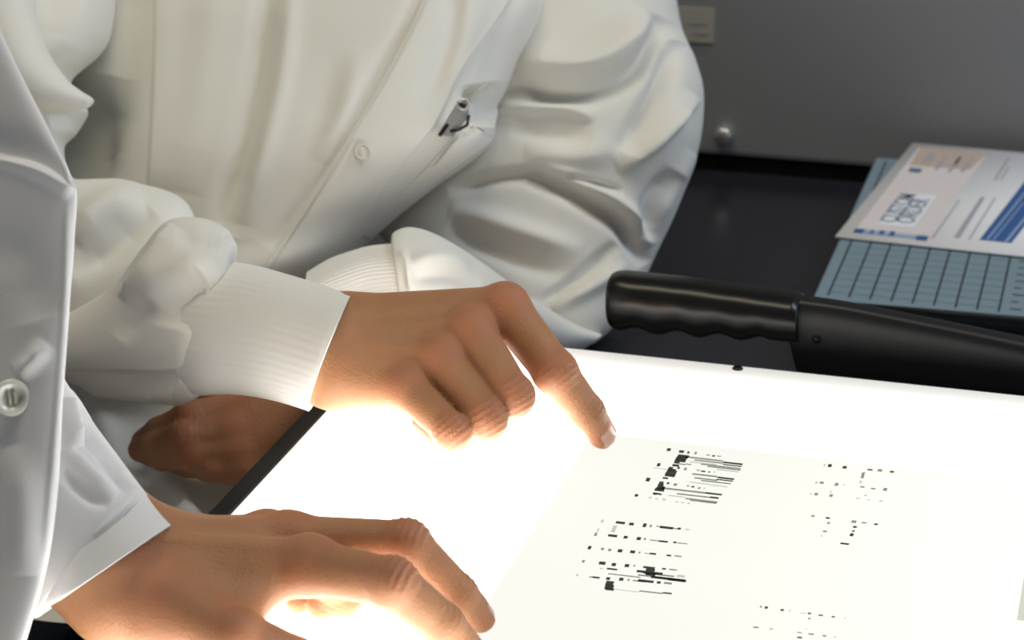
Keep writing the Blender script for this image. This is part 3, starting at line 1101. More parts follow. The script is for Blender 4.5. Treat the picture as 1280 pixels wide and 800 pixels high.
DORS_L = -FWD + 0.3 * UP
lap_f = [
    (HW([(300, 512, 1.345), (238, 524, 1.335), (200, 540, 1.345), (180, 552, 1.355)]), rad(1.12)),
    (HW([(296, 538, 1.335), (232, 548, 1.325), (195, 558, 1.338), (176, 562, 1.35)]), rad(1.12)),
    (HW([(298, 562, 1.332), (240, 566, 1.325), (205, 570, 1.338), (188, 568, 1.352)]), rad(1.06)),
    (HW([(306, 584, 1.332), (262, 582, 1.328), (235, 580, 1.340), (215, 576, 1.352)]), rad(0.96)),
    (HW([(340, 500, 1.355), (300, 490, 1.36), (265, 495, 1.362), (240, 505, 1.362)]), [0.014, 0.0125, 0.0105, 0.009]),
]
lap_palm = [
    (Wr(450, 366, 1.376), Wr(388, 430, 1.362), 0.019, 0.020), (Wr(455, 378, 1.374), Wr(395, 455, 1.354), 0.019, 0.020),
    (Wr(380, 440, 1.355), Wr(300, 514, 1.345), 0.018, 0.013), (Wr(380, 455, 1.35), Wr(296, 538, 1.337), 0.018, 0.013),
    (Wr(380, 470, 1.346), Wr(298, 562, 1.334), 0.018, 0.0125), (Wr(378, 490, 1.346), Wr(306, 584, 1.334), 0.018, 0.012), (Wr(372, 470, 1.356), Wr(335, 505, 1.352), 0.017, 0.014),
]
hand_lap = build_hand(lap_f, lap_palm, DORS_L, h=0.0018, nails=())

# rough body under the coat (pelvis, chest, neck, head, arms, legs)
pelvis = W(270, 640, 1.66)
SEAT_Z = 0.50
pelvis[2] = SEAT_Z + 0.122
chest = W(345, 90, 1.64)
neck = W(440, -170, 1.66)
headc = neck + np.array([0.02, -0.09, 0.17])
sh_r, sh_l = W(-15, -110, 1.53), W(725, -110, 1.66)
mid_l = W(725, 190, 1.61)
el_r, el_l = W(62, 412, 1.335), W(690, 398, 1.545)
knee_r = np.array([-0.83, 1.03, 0.595])
knee_l = np.array([-0.525, 0.97, 0.595])
ank_r, ank_l = knee_r + np.array([-0.01, 0.02, -0.595 + 0.04]), knee_l + np.array([0.01, 0.02, -0.595 + 0.04])


def head_sdf(X, Y, Z, c, face):
    """skull, jaw, nose, brows, lips, ears and eye sockets of a head looking along 'face'"""
    face = np.array(face, float)
    face /= np.linalg.norm(face)
    side = np.cross(face, (0, 0, 1.0))
    side /= np.linalg.norm(side)
    upv = np.cross(side, face)
    x = (X - c[0]) * side[0] + (Y - c[1]) * side[1] + (Z - c[2]) * side[2]
    y = (X - c[0]) * face[0] + (Y - c[1]) * face[1] + (Z - c[2]) * face[2]
    z = (X - c[0]) * upv[0] + (Y - c[1]) * upv[1] + (Z - c[2]) * upv[2]
    sph = lambda a, b, d, r: np.sqrt((x - a) ** 2 + (y - b) ** 2 + (z - d) ** 2) - r
    e = lambda a, b, d, rx, ry, rz: (np.sqrt(((x - a) / rx) ** 2 + ((y - b) / ry) ** 2 + ((z - d) / rz) ** 2) - 1) * min(rx, ry, rz)
    h = smin(e(0, -0.01, 0.03, 0.076, 0.096, 0.088), e(0, 0.025, -0.045, 0.058, 0.062, 0.068), 0.03)
    for s in (-1, 1):
        h = np.maximum(h, -sph(0.031 * s, 0.098, 0.002, 0.016))
        h = smin(h, sph(0.031 * s, 0.076, 0.002, 0.0145), 0.002)
        h = smin(h, e(0.076 * s, -0.01, -0.01, 0.010, 0.020, 0.032), 0.006)
    h = smin(h, e(0, 0.094, -0.022, 0.013, 0.020, 0.022), 0.012)
    h = smin(h, e(0, 0.090, 0.005, 0.008, 0.014, 0.026), 0.010)
    h = smin(h, e(0, 0.078, -0.060, 0.026, 0.012, 0.008), 0.005)
    return h


def body_a(X, Y, Z):
    c = lambda a, b, ra, rb: cone(X, Y, Z, a, b, ra, rb)
    b = c(pelvis, chest, 0.085, 0.09)
    b = smin(b, c(chest + np.array([-0.08, 0, 0.05]), chest + np.array([0.09, 0, 0.05]), 0.085, 0.085), 0.06)
    b = smin(b, c(sh_r, sh_l, 0.05, 0.05), 0.05)
    b = smin(b, c(neck - np.array([0, 0, 0.05]), neck + np.array([0, -0.02, 0.07]), 0.055, 0.052), 0.03)
    b = smin(b, head_sdf(X, Y, Z, headc, (0.35, -0.75, -0.45)), 0.02)
    b = smin(b, c(sh_r, el_r, 0.031, 0.019), 0.03)
    b = smin(b, c(sh_l, mid_l, 0.040, 0.032), 0.03)
    b = smin(b, c(mid_l, el_l, 0.032, 0.014), 0.02)
    b = smin(b, c(el_r, W(365, 424, 1.205), 0.019, 0.019), 0.015)
    b = smin(b, c(el_l, W(460, 374, 1.382), 0.014, 0.018), 0.015)
    for k, a in ((knee_r, ank_r), (knee_l, ank_l)):
        b = smin(b, c(pelvis + (0.08 if k is knee_l else -0.08) * np.array([1, 0, 0]), k, 0.072, 0.05), 0.04)
        b = smin(b, c(k, a, 0.048, 0.032), 0.02)
        b = smin(b, c(a, a + np.array([0.0, -0.13, -0.012]), 0.028, 0.024), 0.02)
    return b


A = make_person([hand_point, hand_lap], body_a, pelvis + np.array([-0.55, -0.75, -SEAT_Z - 0.14]), neck + np.array([0.45, 0.25, 0.45]), [M['skin'], M['nail']])
tag(A, 'seated person in white lab coat pointing at the film with the right hand', 'person')


def grown(name, fn, lo, hi, h, mat, parent):
    v, q = surface_nets(fn, lo, hi, h)
    return from_arrays(name, v, q, mat, parent)


def hair_fn(c, face):
    def fn(X, Y, Z):
        f = np.array(face, float)
        f /= np.linalg.norm(f)
        h = head_sdf(X, Y, Z, np.array(c) - f * 0.012 + np.array([0, 0, 0.012]), face) - 0.006
        cut_ = (X - c[0]) * f[0] + (Y - c[1]) * f[1] + (Z - c[2]) * f[2] - 0.028 - 0.9 * ((Z - c[2]) - 0.01)
        return np.maximum(np.maximum(h, cut_ * 0.6), -(Z - c[2] + 0.055))
    return fn


hr = grown('hair', hair_fn(headc, (0.35, -0.75, -0.45)), headc - 0.16, headc + 0.18, 0.006, M['hair'], A)


def trousers_a(X, Y, Z):
    c = lambda a, b, ra, rb: cone(X, Y, Z, a, b, ra, rb)
    b = c(pelvis + np.array([-0.06, 0, 0]), pelvis + np.array([0.06, 0, 0]), 0.115, 0.115)
    for k, a in ((knee_r, ank_r), (knee_l, ank_l)):
        b = smin(b, c(pelvis + (0.08 if k is knee_l else -0.08) * np.array([1, 0, 0]), k, 0.084, 0.062), 0.03)
        b = smin(b, c(k, a + np.array([0, 0, 0.035]), 0.060, 0.048), 0.02)
    return b


grown('trousers', trousers_a, pelvis + np.array([-0.45, -0.60, -SEAT_Z - 0.11]), pelvis + np.array([0.35, 0.2, 0.2]), 0.009, M['navy'], A)
for a in (ank_r, ank_l):
    def shoe(X, Y, Z, a=a):
        b = cone(X, Y, Z, a + np.array([0, 0.015, -0.004]), a + np.array([0, -0.14, -0.012]), 0.036, 0.030)
        return np.maximum(b, 0.002 - Z)
    grown('shoe', shoe, a + np.array([-0.07, -0.2, -0.045]), a + np.array([0.07, 0.08, 0.06]), 0.006, M['shoe'], A)

# ------------------------------------------------------------------ person behind: lab coat
coat_strokes = [
    ([(534, -30), (511, 24), (476, 90), (431, 168), (386, 240), (339, 312)], -0.003, 6, 10, 0.1),
    ([(600, 104), (602, 135), (602, 158)], -0.024, 16, 14, 0.2),
    ([(197, -60), (196, 60), (194, 160), (188, 260)], 0.004, 34, 4, 0.15),
    ([(165, -40), (160, 80), (130, 190)], -0.006, 26, 20, 0.2),
    ([(335, -40), (322, 80), (300, 180), (272, 290)], -0.012, 24, 11, 0.2),
    ([(362, -40), (354, 80), (332, 180), (302, 280)], 0.006, 14, 26, 0.2),
    ([(270, -40), (255, 100), (225, 240)], 0.004, 30, 30, 0.2),
    ([(420, 60), (400, 160), (360, 240), (320, 300)], -0.003, 22, 22, 0.3),
    ([(450, 60), (430, 140), (395, 200)], 0.003, 16, 16, 0.3),
    ([(566, -40), (560, 40), (530, 130)], -0.006, 14, 8, 0.2),
    ([(592, -40), (583, 40), (560, 110)], 0.005, 8, 10, 0.2),
    ([(640, -40), (626, 60), (600, 120)], -0.004, 16, 16, 0.2),
    ([(112, 90), (102, 170), (112, 235)], -0.024, 34, 30, 0.3),
]
torso = tube('lab_coat', [
    (60, -260, 760, -260, 1.63, 0.09), (40, -160, 730, -160, 1.63, 0.105), (60, -40, 700, -40, 1.62, 0.115), (80, 24, 674, 24, 1.61, 0.12, 0, -0.05), (70, 90, 644, 88, 1.60, 0.12, 0, -0.06),
    (60, 150, 622, 140, 1.59, 0.115, 0, -0.075), (50, 215, 612, 182, 1.58, 0.11, 0, -0.085), (45, 290, 545, 232, 1.58, 0.11, 0, -0.085), (45, 360, 484, 280, 1.58, 0.11, 0, -0.085), (60, 430, 430, 335, 1.58, 0.115, 0, -0.08),
    (80, 520, 430, 420, 1.59, 0.12), (100, 600, 440, 520, 1.60, 0.115), (120, 660, 440, 620, 1.60, 0.10)],
    M['coat'], A, nt=420, nphi=620, e1=0.75, e2=0.75, strokes=coat_strokes, noise=0.0008, key='torso')
torso['label'] = 'white cotton lab coat with snap fasteners'

# coat skirt over the lap
tube('coat_skirt', [
    (90, 480, 440, 470, 1.58, 0.10), (60, 560, 430, 550, 1.48, 0.075), (50, 640, 420, 640, 1.385, 0.065), (40, 710, 380, 710, 1.31, 0.06), (30, 765, 300, 770, 1.26, 0.05)],
    M['coat'], torso, nt=120, nphi=160, e1=0.8, e2=0.8, noise=0.0015,
    strokes=[([(180, 560), (230, 640), (250, 700)], 0.01, 20, 14), ([(300, 560), (270, 640), (250, 690)], -0.008, 16, 16), ([(120, 500), (150, 600), (160, 700)], 0.008, 18, 18)])

# front placket and its snap
pl = patch('placket', [(540, -30), (517, 24), (482, 90), (437, 168), (392, 240), (345, 312), (322, 345)], [(655, -30), (622, 24), (575, 90), (540, 160), (482, 232), (430, 318), (405, 350)], 'torso', 0.0032, 0.003, M['coat'], torso, nt=150, nu=40)
seam_o = patch('seam', [(546, -30), (523, 24), (488, 90), (443, 168), (398, 240), (351, 312), (328, 345)], [(547.2, -30), (524.2, 24), (489.2, 90), (444.2, 168), (399.2, 240), (352.2, 312), (329.2, 345)], 'torso', 0.0038, 0.001, M['coat'], pl, nt=120, nu=4)
sd = surf_depth('torso', [453], [190])[0] - 0.0042
sn_n = -ray(453, 190) + 0.1 * UP
lathe('snap_button', [(0.0001, 0.0010), (0.0030, 0.0009), (0.0034, 0.0004), (0.0040, 0.0005), (0.0046, 0.0016), (0.0054, 0.0014), (0.0057, 0.0002), (0.0056, -0.0022)], W(453, 190, sd), sn_n, M['snap'], pl)

# breast pocket standing open, lit front edge
pk = patch('breast_pocket', [(583, 152), (560, 178), (530, 212), (496, 248), (452, 296)], [(618, 173), (596, 190), (560, 216), (516, 250), (462, 300)], 'torso', 0.01, 0.0018, M['coat'], torso, nt=60, nu=24, offs=(0.022, 0.018, 0.013, 0.009, 0.004))
pk2 = patch('pocket_lining', [(548, 172), (566, 150), (588, 126), (612, 104)], [(590, 158), (600, 160), (614, 168), (623, 140)], 'torso', 0.004, 0.0015, M['coat'], pk, nt=40, nu=20, offs=(0.005, 0.004, 0.003, 0.003))
lip = patch('pocket_edge', [(543, 208), (562, 184), (578, 164)], [(546, 209), (565, 186), (581, 166)], 'torso', 0.008, 0.001, M['coat'], pk, nt=30, nu=4)

# left arm: loose sleeve round the elbow
sl_strokes = [
    ([(640, 76), (690, 88), (745, 84), (790, 56), (815, 20)], 0.016, 30, 12, 0.2),          # overhanging bulge
    ([(636, 99), (690, 116), (745, 108), (800, 74), (826, 20)], -0.016, 10, 16, 0.15),       # deep fold below it
    ([(622, 134), (660, 138), (705, 138), (745, 150)], 0.009, 14, 5, 0.3),
    ([(640, 156), (690, 168), (740, 172)], -0.007, 16, 14, 0.3),
    ([(655, 190), (720, 196), (770, 185)], 0.007, 20, 16, 0.3),
    ([(846, 50), (826, 110), (796, 160), (782, 192)], -0.014, 12, 12, 0.25),
    ([(872, 122), (835, 160), (805, 190), (772, 212)], 0.010, 6, 16, 0.25),
    ([(850, 140), (800, 190)], 0.004, 20, 5, 0.3),
    ([(560, 238), (610, 222), (660, 217), (700, 224)], -0.010, 7, 10, 0.25),
    ([(660, 218), (700, 232), (740, 254), (780, 282), (808, 330)], -0.014, 7, 12, 0.2),
    ([(676, 212), (720, 226), (760, 246), (796, 276), (812, 310)], 0.009, 9, 6, 0.25),
    ([(688, 218), (730, 226), (778, 240)], -0.009, 5, 6, 0.35),
    ([(560, 262), (620, 280), (680, 300), (730, 316)], 0.008, 14, 14, 0.3),
    ([(560, 280), (620, 312), (680, 336), (720, 340)], -0.007, 12, 14, 0.3),
    ([(672, 380), (720, 348), (772, 304)], -0.008, 7, 9, 0.25),
    ([(690, 386), (735, 362), (785, 330)], 0.006, 9, 9, 0.3),
    ([(845, 215), (818, 250), (806, 300)], -0.010, 10, 12, 0.25),
    ([(866, 190), (836, 240), (815, 290)], 0.005, 10, 10, 0.3),
]
slv = tube('sleeve', [
    (620, -240, 840, -240, 1.65, 0.06), (610, -100, 838, -100, 1.65, 0.07), (600, 10, 848, 24, 1.63, 0.085), (585, 75, 868, 78, 1.62, 0.09), (570, 130, 878, 122, 1.61, 0.09), (540, 190, 873, 185, 1.60, 0.088), (490, 240, 850, 250, 1.59, 0.08),
    (470, 285, 818, 318, 1.575, 0.07), (520, 330, 795, 368, 1.56, 0.062), (600, 380, 770, 405, 1.545, 0.05), (660, 410, 745, 428, 1.535, 0.03), (690, 424, 728, 432, 1.535, 0.012)],
    M['coat'], torso, nt=360, nphi=420, e1=0.85, e2=0.85, strokes=sl_strokes, noise=0.0012, seed=4)
fa = tube('sleeve', [
    (752, 419, 722, 440, 1.505, 0.018), (716, 404, 680, 452, 1.485, 0.034), (660, 368, 620, 455, 1.445, 0.045), (600, 324, 570, 445, 1.412, 0.05), (550, 294, 525, 430, 1.39, 0.05), (515, 284, 505, 415, 1.385, 0.046), (494, 290, 505, 400, 1.38, 0.040), (490, 300, 508, 392, 1.38, 0.034)],
    M['coat'], torso, nt=200, nphi=220, e1=0.9, e2=0.9, noise=0.001, seed=7,
    strokes=[([(505, 335), (545, 322), (590, 330)], 0.004, 10, 10, 0.3), ([(512, 350), (560, 345), (600, 355)], -0.005, 7, 9, 0.3), ([(500, 312), (510, 340), (516, 365)], 0.004, 6, 5, 0.2)])


def knit(name, st, parent, ribs, depth, nt=80, nphi=420, noise=0.0):
    o = tube(name, st, M['knit'], parent, nt=nt, nphi=nphi, e1=0.95, e2=0.95, caps=True, noise=noise)
    me = o.data
    n = nt * nphi
    co = np.zeros(len(me.vertices) * 3, np.float32)
    me.vertices.foreach_get('co', co)
    co = co.reshape(-1, 3)
    g = co[:n].reshape(nt, nphi, 3)
    c = g.mean(1, keepdims=True)
    ph = np.linspace(0, 2 * math.pi, nphi, endpoint=False)
    d = g - c
    d /= np.linalg.norm(d, axis=-1, keepdims=True)
    g = g + d * (depth * np.cos(ph * ribs))[None, :, None]
    co[:n] = g.reshape(-1, 3)
    me.vertices.foreach_set('co', co.ravel())
    me.update()
    return o


knit('knit_cuff', [(512, 304, 528, 396, 1.378, 0.034), (490, 305, 500, 394, 1.376, 0.034), (462, 308, 468, 398, 1.374, 0.034), (440, 314, 440, 408, 1.372, 0.036), (412, 324, 416, 420, 1.37, 0.037), (385, 340, 398, 432, 1.367, 0.036)], fa, 60, 0.0003)

# right arm: upper sleeve (top left), elbow, forearm sleeve and cuff
ua_strokes = [
    ([(30, 141), (70, 141), (108, 136)], -0.010, 8, 24, 0.2),
    ([(100, -30), (92, 30), (72, 80)], 0.006, 22, 22, 0.25),
    ([(90, 300), (130, 262), (180, 250)], 0.008, 20, 16, 0.3),
    ([(88, 340), (140, 310), (190, 262)], -0.008, 20, 16, 0.3),
]
ua = tube('sleeve', [
    (-80, -220, 170, -220, 1.52, 0.06), (-80, -80, 150, -80, 1.50, 0.065), (-80, 20, 138, 22, 1.46, 0.065), (-80, 55, 124, 60, 1.45, 0.062), (-80, 85, 88, 93, 1.44, 0.06), (-80, 108, 86, 110, 1.435, 0.06), (-80, 124, 98, 124, 1.43, 0.06),
    (-80, 140, 106, 139, 1.425, 0.058), (-80, 165, 92, 164, 1.42, 0.055), (-80, 195, 76, 184, 1.41, 0.055), (-70, 240, 92, 222, 1.39, 0.055), (-60, 300, 160, 226, 1.37, 0.058), (-20, 370, 230, 250, 1.35, 0.055), (40, 420, 245, 310, 1.335, 0.045), (110, 440, 225, 400, 1.33, 0.03)],
    M['coat'], torso, nt=300, nphi=300, strokes=ua_strokes, e1=0.85, e2=0.9, noise=0.0008, seed=11)
tube('sleeve_fold', [
    (36, -60, -70, -40, 1.395, 0.026), (40, -10, -60, 20, 1.385, 0.028), (46, 28, -40, 70, 1.378, 0.028), (60, 66, -10, 110, 1.372, 0.027), (82, 98, 30, 134, 1.370, 0.022), (100, 113, 72, 139, 1.370, 0.015), (113, 121, 104, 136, 1.371, 0.008), (117, 125, 114, 131, 1.372, 0.003)],
    M['coat'], ua, nt=140, nphi=120, e1=0.85, e2=0.9, noise=0.0005, seed=2)
fr_strokes = [
    ([(70, 468), (130, 470), (190, 471), (236, 464)], -0.007, 6, 8, 0.4),
    ([(100, 484), (160, 490), (215, 492)], 0.004, 8, 8, 0.2),
    ([(182, 376), (200, 350), (235, 338), (270, 336)], 0.006, 22, 18, 0.3),
    ([(222, 412), (228, 390), (250, 366), (262, 356)], -0.007, 26, 22, 0.3),
    ([(150, 425), (172, 395), (190, 375)], -0.003, 14, 14, 0.3),
    ([(284, 296), (286, 318), (272, 345), (262, 352)], 0.004, 12, 10, 0.2),
    ([(262, 360), (260, 400), (258, 440), (240, 460)], 0.004, 10, 5, 0.2),
    ([(222, 474), (238, 462), (252, 446)], -0.006, 6, 6, 0.3),
    ([(150, 372), (180, 340), (205, 300), (215, 280)], 0.005, 5, 14, 0.2),
    ([(220, 300), (250, 300), (275, 305)], -0.003, 14, 14, 0.3),
]
fr = tube('sleeve', [
    (10, 410, 10, 466, 1.33, 0.03), (60, 398, 60, 472, 1.315, 0.036), (100, 384, 100, 482, 1.305, 0.042), (150, 350, 150, 492, 1.29, 0.048), (184, 306, 190, 502, 1.275, 0.052), (212, 276, 222, 506, 1.262, 0.054), (250, 272, 240, 500, 1.25, 0.053), (280, 284, 252, 490, 1.243, 0.048), (291, 304, 258, 478, 1.24, 0.04), (288, 322, 264, 462, 1.24, 0.03)],
    M['coat'], torso, nt=280, nphi=320, e1=0.9, e2=0.9, strokes=fr_strokes, noise=0.0008, seed=3)
cf = knit('knit_cuff', [(250, 326, 226, 488, 1.242, 0.040), (280, 326, 250, 494, 1.234, 0.042), (320, 332, 290, 493, 1.222, 0.042), (360, 343, 325, 497, 1.210, 0.041), (400, 355, 355, 504, 1.200, 0.040), (428, 365, 378, 511, 1.192, 0.039), (440, 369, 386, 514, 1.189, 0.038)], fr, 50, 0.00006, nt=120)

# badge clip on the pocket
bc = W(570, 148, surf_depth('torso', [570], [150])[0] - 0.014)
clip = empty('badge_clip', bc)


def local(px, py, dz=0.0):
    return W(px, py, (bc - CAM) @ FWD - dz)


def rod(name, pts, r, mat, parent, n=14):
    pts = [np.array(p) for p in pts]
    v, f = [], []
    for i, p in enumerate(pts):
        t_ = pts[min(i + 1, len(pts) - 1)] - pts[max(i - 1, 0)]
        u, w, _ = frame_of(t_)
        rr = r[i] if isinstance(r, (list, tuple)) else r
        for k in range(n):
            a = 2 * math.pi * k / n
            v.append(p + rr * (u * math.cos(a) + w * math.sin(a)))
    for i in range(len(pts) - 1):
        for k in range(n):
            k2 = (k + 1) % n
            f.append((i * n + k, i * n + k2, (i + 1) * n + k2, (i + 1) * n + k))
    f = [tuple(x) for x in f] + [tuple(range(n))[::-1], tuple((len(pts) - 1) * n + k for k in range(n))]
    me = bpy.data.meshes.new(name)
    me.from_pydata([tuple(p) for p in v], [], f)
    return adopt(finish(name, me, mat), parent)


def plate(name, corners, thick, mat, parent, dz=0.0):
    v = [local(x, y, dz) for x, y in corners] + [local(x, y, dz - thick) for x, y in corners]
    n = len(corners)
    f = [tuple(range(n)), tuple(range(2 * n - 1, n - 1, -1))] + [(k, k + n, (k + 1) % n + n, (k + 1) % n) for k in range(n)]
    me = bpy.data.meshes.new(name)
    me.from_pydata([tuple(p) for p in v], [], f)
    return adopt(finish(name, me, mat, smooth=False), parent)


plate('jaw', [(547, 168), (556, 170), (584, 134), (578, 127), (570, 130)], 0.0015, M['steel'], clip, 0.002)
plate('jaw', [(556, 171), (567, 170), (586, 146), (586, 134), (580, 136)], 0.0012, M['steel'], clip, 0.0005)
plate('grip_tooth', [(547, 169), (551, 171), (562, 156), (558, 154)], 0.001, M['black_metal'], clip, 0.0035)
ring = []
for k in range(21):
    a = 2 * math.pi * k / 20
    ring.append(local(579 + 7.0 * math.cos(a), 130 + 6.0 * math.sin(a), 0.003))
rod('spring_ring', ring, 0.0009, M['steel'], clip)
rod('hinge_pin', [local(574, 131, 0.0015), local(581, 133, 0.0045)], 0.0017, M['black_metal'], clip)
rod('lever', [local(588, 124, 0.002), local(600, 112, 0.001), local(612, 102, -0.001)], [0.0012, 0.001, 0.0006], M['vinyl'], clip)
rod('lower_arm', [local(586, 144, 0.001), local(584, 156, 0.0015), local(574, 162, 0.002), local(563, 164, 0.002)], 0.0011, M['black_metal'], clip)
tag(clip, 'small metal badge clip fastened at the breast pocket', 'clip')

# ================================================================== person in front: left hand on the box
DORS_B = UP * 0.9 - FWD * 0.55
front_f = [
    (HW([(388, 708, 0.948), (490, 728, 0.926), (554, 780, 0.936), (592, 822, 0.955)]), [0.0122, 0.0106, 0.0092, 0.0076]),
    (HW([(360, 677, 0.980), (508, 679, 0.964), (572, 742, 0.974), (600, 771, 0.988)]), [0.0122, 0.0104, 0.0090, 0.0074]),
    (HW([(335, 674, 1.005), (418, 722, 0.985), (430, 746, 0.990), (402, 755, 0.992)]), [0.0118, 0.0100, 0.0086, 0.0072]),
    (HW([(312, 682, 1.025), (372, 716, 1.005), (392, 738, 1.006), (374, 750, 1.000)]), [0.0106, 0.0088, 0.0078, 0.0066]),
    (HW([(212, 762, 0.935), (292, 797, 0.918), (368, 830, 0.922), (425, 862, 0.929)]), [0.0165, 0.0128, 0.0112, 0.0092]),
]
front_palm = [
    (Wr(60, 590, 0.985), Wr(185, 690, 0.962), 0.021, 0.0200), (Wr(20, 640, 0.965), Wr(140, 748, 0.945), 0.022, 0.0195),
    (Wr(165, 720, 0.950), Wr(386, 708, 0.950), 0.0190, 0.0128), (Wr(180, 700, 0.958), Wr(358, 678, 0.980), 0.0185, 0.0126),
    (Wr(190, 694, 0.968), Wr(333, 675, 1.004), 0.0170, 0.0122), (Wr(190, 700, 0.978), Wr(312, 684, 1.023), 0.0165, 0.0110),
    (Wr(150, 745, 0.945), Wr(225, 770, 0.934), 0.0195, 0.0170), (Wr(235, 740, 0.945), Wr(312, 738, 0.948), 0.0150, 0.0115), (Wr(225, 765, 0.938), Wr(300, 765, 0.934), 0.0160, 0.0105),
]
db = DORS_B / np.linalg.norm(DORS_B)
front_ext = [(Wr(190, 705, 0.950) + db * 0.013, front_f[0][0][0] + db * 0.0082, 0.003, 0.003), (Wr(195, 695, 0.958) + db * 0.013, front_f[1][0][0] + db * 0.0085, 0.003, 0.003)]
hand_front = build_hand(front_f, front_palm, DORS_B, h=0.0011, extra=front_ext, nails=(0, 1))

pel_b = np.array([-0.80, 0.60, 0.92])
chest_b = pel_b + np.array([0.06, 0.05, 0.38])
neck_b = chest_b + np.array([0.05, 0.05, 0.22])
head_b = neck_b + np.array([0.07, 0.06, 0.16])
FACE_B = (0.75, 0.45, -0.45)
shl_b, shr_b = chest_b + np.array([-0.03, 0.17, 0.12]), chest_b + np.array([0.03, -0.19, 0.12])
ell_b = W(-280, 470, 1.06)
elr_b, hr_b = shr_b + np.array([0.02, -0.04, -0.30]), shr_b + np.array([0.10, -0.03, -0.54])
legs_b = [(pel_b + np.array([0.0, s * 0.09, -0.05]), pel_b + np.array([0.02, s * 0.10, -0.45]), np.array([pel_b[0], pel_b[1] + s * 0.11, 0.05])) for s in (-1, 1)]


def body_b(X, Y, Z):
    c = lambda a, b, ra, rb: cone(X, Y, Z, a, b, ra, rb)
    b = c(pel_b, chest_b, 0.10, 0.11)
    b = smin(b, c(shl_b, shr_b, 0.06, 0.06), 0.06)
    b = smin(b, c(neck_b - np.array([0, 0, 0.08]), neck_b + np.array([0.03, 0.02, 0.06]), 0.055, 0.052), 0.03)
    b = smin(b, head_sdf(X, Y, Z, head_b, FACE_B), 0.02)
    b = smin(b, c(shl_b, ell_b, 0.045, 0.034), 0.03)
    b = smin(b, c(ell_b, W(40, 612, 0.976), 0.034, 0.024), 0.015)
    b = smin(b, c(shr_b, elr_b, 0.045, 0.034), 0.03)
    b = smin(b, c(elr_b, hr_b, 0.034, 0.024), 0.015)
    for h_, k, a in legs_b:
        b = smin(b, c(h_, k, 0.075, 0.05), 0.04)
        b = smin(b, c(k, a, 0.048, 0.034), 0.02)
        b = smin(b, c(a, a + np.array([0.13, 0.02, -0.015]), 0.028, 0.024), 0.02)
    return b


# the other hand hangs at the side
g_ = hr_b
dirn = np.array([0.05, 0.0, -1.0])
side_f = [([g_ + np.array([0.03 - 0.02 * k, -0.004 * k, -0.085]) , g_ + np.array([0.034 - 0.02 * k, 0.004, -0.125]), g_ + np.array([0.034 - 0.02 * k, 0.014, -0.148]), g_ + np.array([0.032 - 0.02 * k, 0.022, -0.166 + 0.004 * abs(k - 1)])], rad(1.05 if k < 3 else 0.9)) for k in range(4)]
side_f.append(([g_ + np.array([0.02, 0.01, -0.03]), g_ + np.array([0.045, 0.02, -0.06]), g_ + np.array([0.05, 0.024, -0.09]), g_ + np.array([0.05, 0.024, -0.112])], [0.014, 0.012, 0.0105, 0.009]))
side_palm = [(g_ + np.array([0, 0, 0.05]), g_, 0.024, 0.021)] + [(g_ + np.array([0.01 - 0.007 * k, 0, -0.01]), side_f[k][0][0], 0.016, 0.012) for k in range(4)]
hand_side = build_hand(side_f, side_palm, (0, -1, 0), h=0.0025)

lo_b = np.array([pel_b[0] - 0.35, pel_b[1] - 0.40, 0.0])
hi_b = np.array([W(60, 610, 0.976)[0] + 0.05, pel_b[1] + 0.55, head_b[2] + 0.2])
Bp = make_person([hand_front, hand_side], body_b, lo_b, hi_b, [M['skin'], M['nail']])
tag(Bp, 'standing person in buttoned lab coat at the left edge, left hand on the light box', 'person')
grown('hair', hair_fn(head_b, FACE_B), head_b - 0.16, head_b + 0.18, 0.006, M['hair'], Bp)


def trousers_b(X, Y, Z):
    b = cone(X, Y, Z, pel_b + np.array([0, -0.07, 0]), pel_b + np.array([0, 0.07, 0]), 0.115, 0.115)
    for h_, k, a in legs_b:
        b = smin(b, cone(X, Y, Z, h_, k, 0.09, 0.066), 0.03)
        b = smin(b, cone(X, Y, Z, k, a + np.array([0, 0, 0.03]), 0.066, 0.055), 0.02)
    return b


grown('trousers', trousers_b, np.array([pel_b[0] - 0.25, pel_b[1] - 0.35, 0.0]), pel_b + np.array([0.25, 0.35, 0.2]), 0.010, M['navy'], Bp)
for h_, k, a in legs_b:
    def shoe(X, Y, Z, a=a):
        b = cone(X, Y, Z, a + np.array([-0.015, 0, -0.004]), a + np.array([0.14, 0.02, -0.014]), 0.038, 0.032)
        return np.maximum(b, 0.002 - Z)
    grown('shoe', shoe, a + np.array([-0.08, -0.08, -0.055]), a + np.array([0.2, 0.09, 0.06]), 0.006, M['shoe'], Bp)

# coat body out of frame on the left, then its front panel hanging into view
def coat_b(X, Y, Z):
    c = lambda a, b, ra, rb: cone(X, Y, Z, a, b, ra, rb)
    b = c(pel_b + np.array([0, -0.05, -0.30]), chest_b + np.array([0, -0.05, 0]), 0.15, 0.135)
    b = smin(b, c(pel_b + np.array([0, 0.05, -0.30]), chest_b + np.array([0, 0.05, 0]), 0.15, 0.135), 0.05)
    b = smin(b, c(shl_b, shr_b, 0.085, 0.085), 0.05)
    b = smin(b, c(shl_b, ell_b, 0.075, 0.062), 0.04)
    b = smin(b, c(ell_b, W(-10, 580, 1.00), 0.062, 0.05), 0.03)
    b = smin(b, c(shr_b, elr_b, 0.075, 0.06), 0.04)
    b = smin(b, c(elr_b, hr_b + np.array([0, 0, 0.03]), 0.058, 0.045), 0.02)
    return b


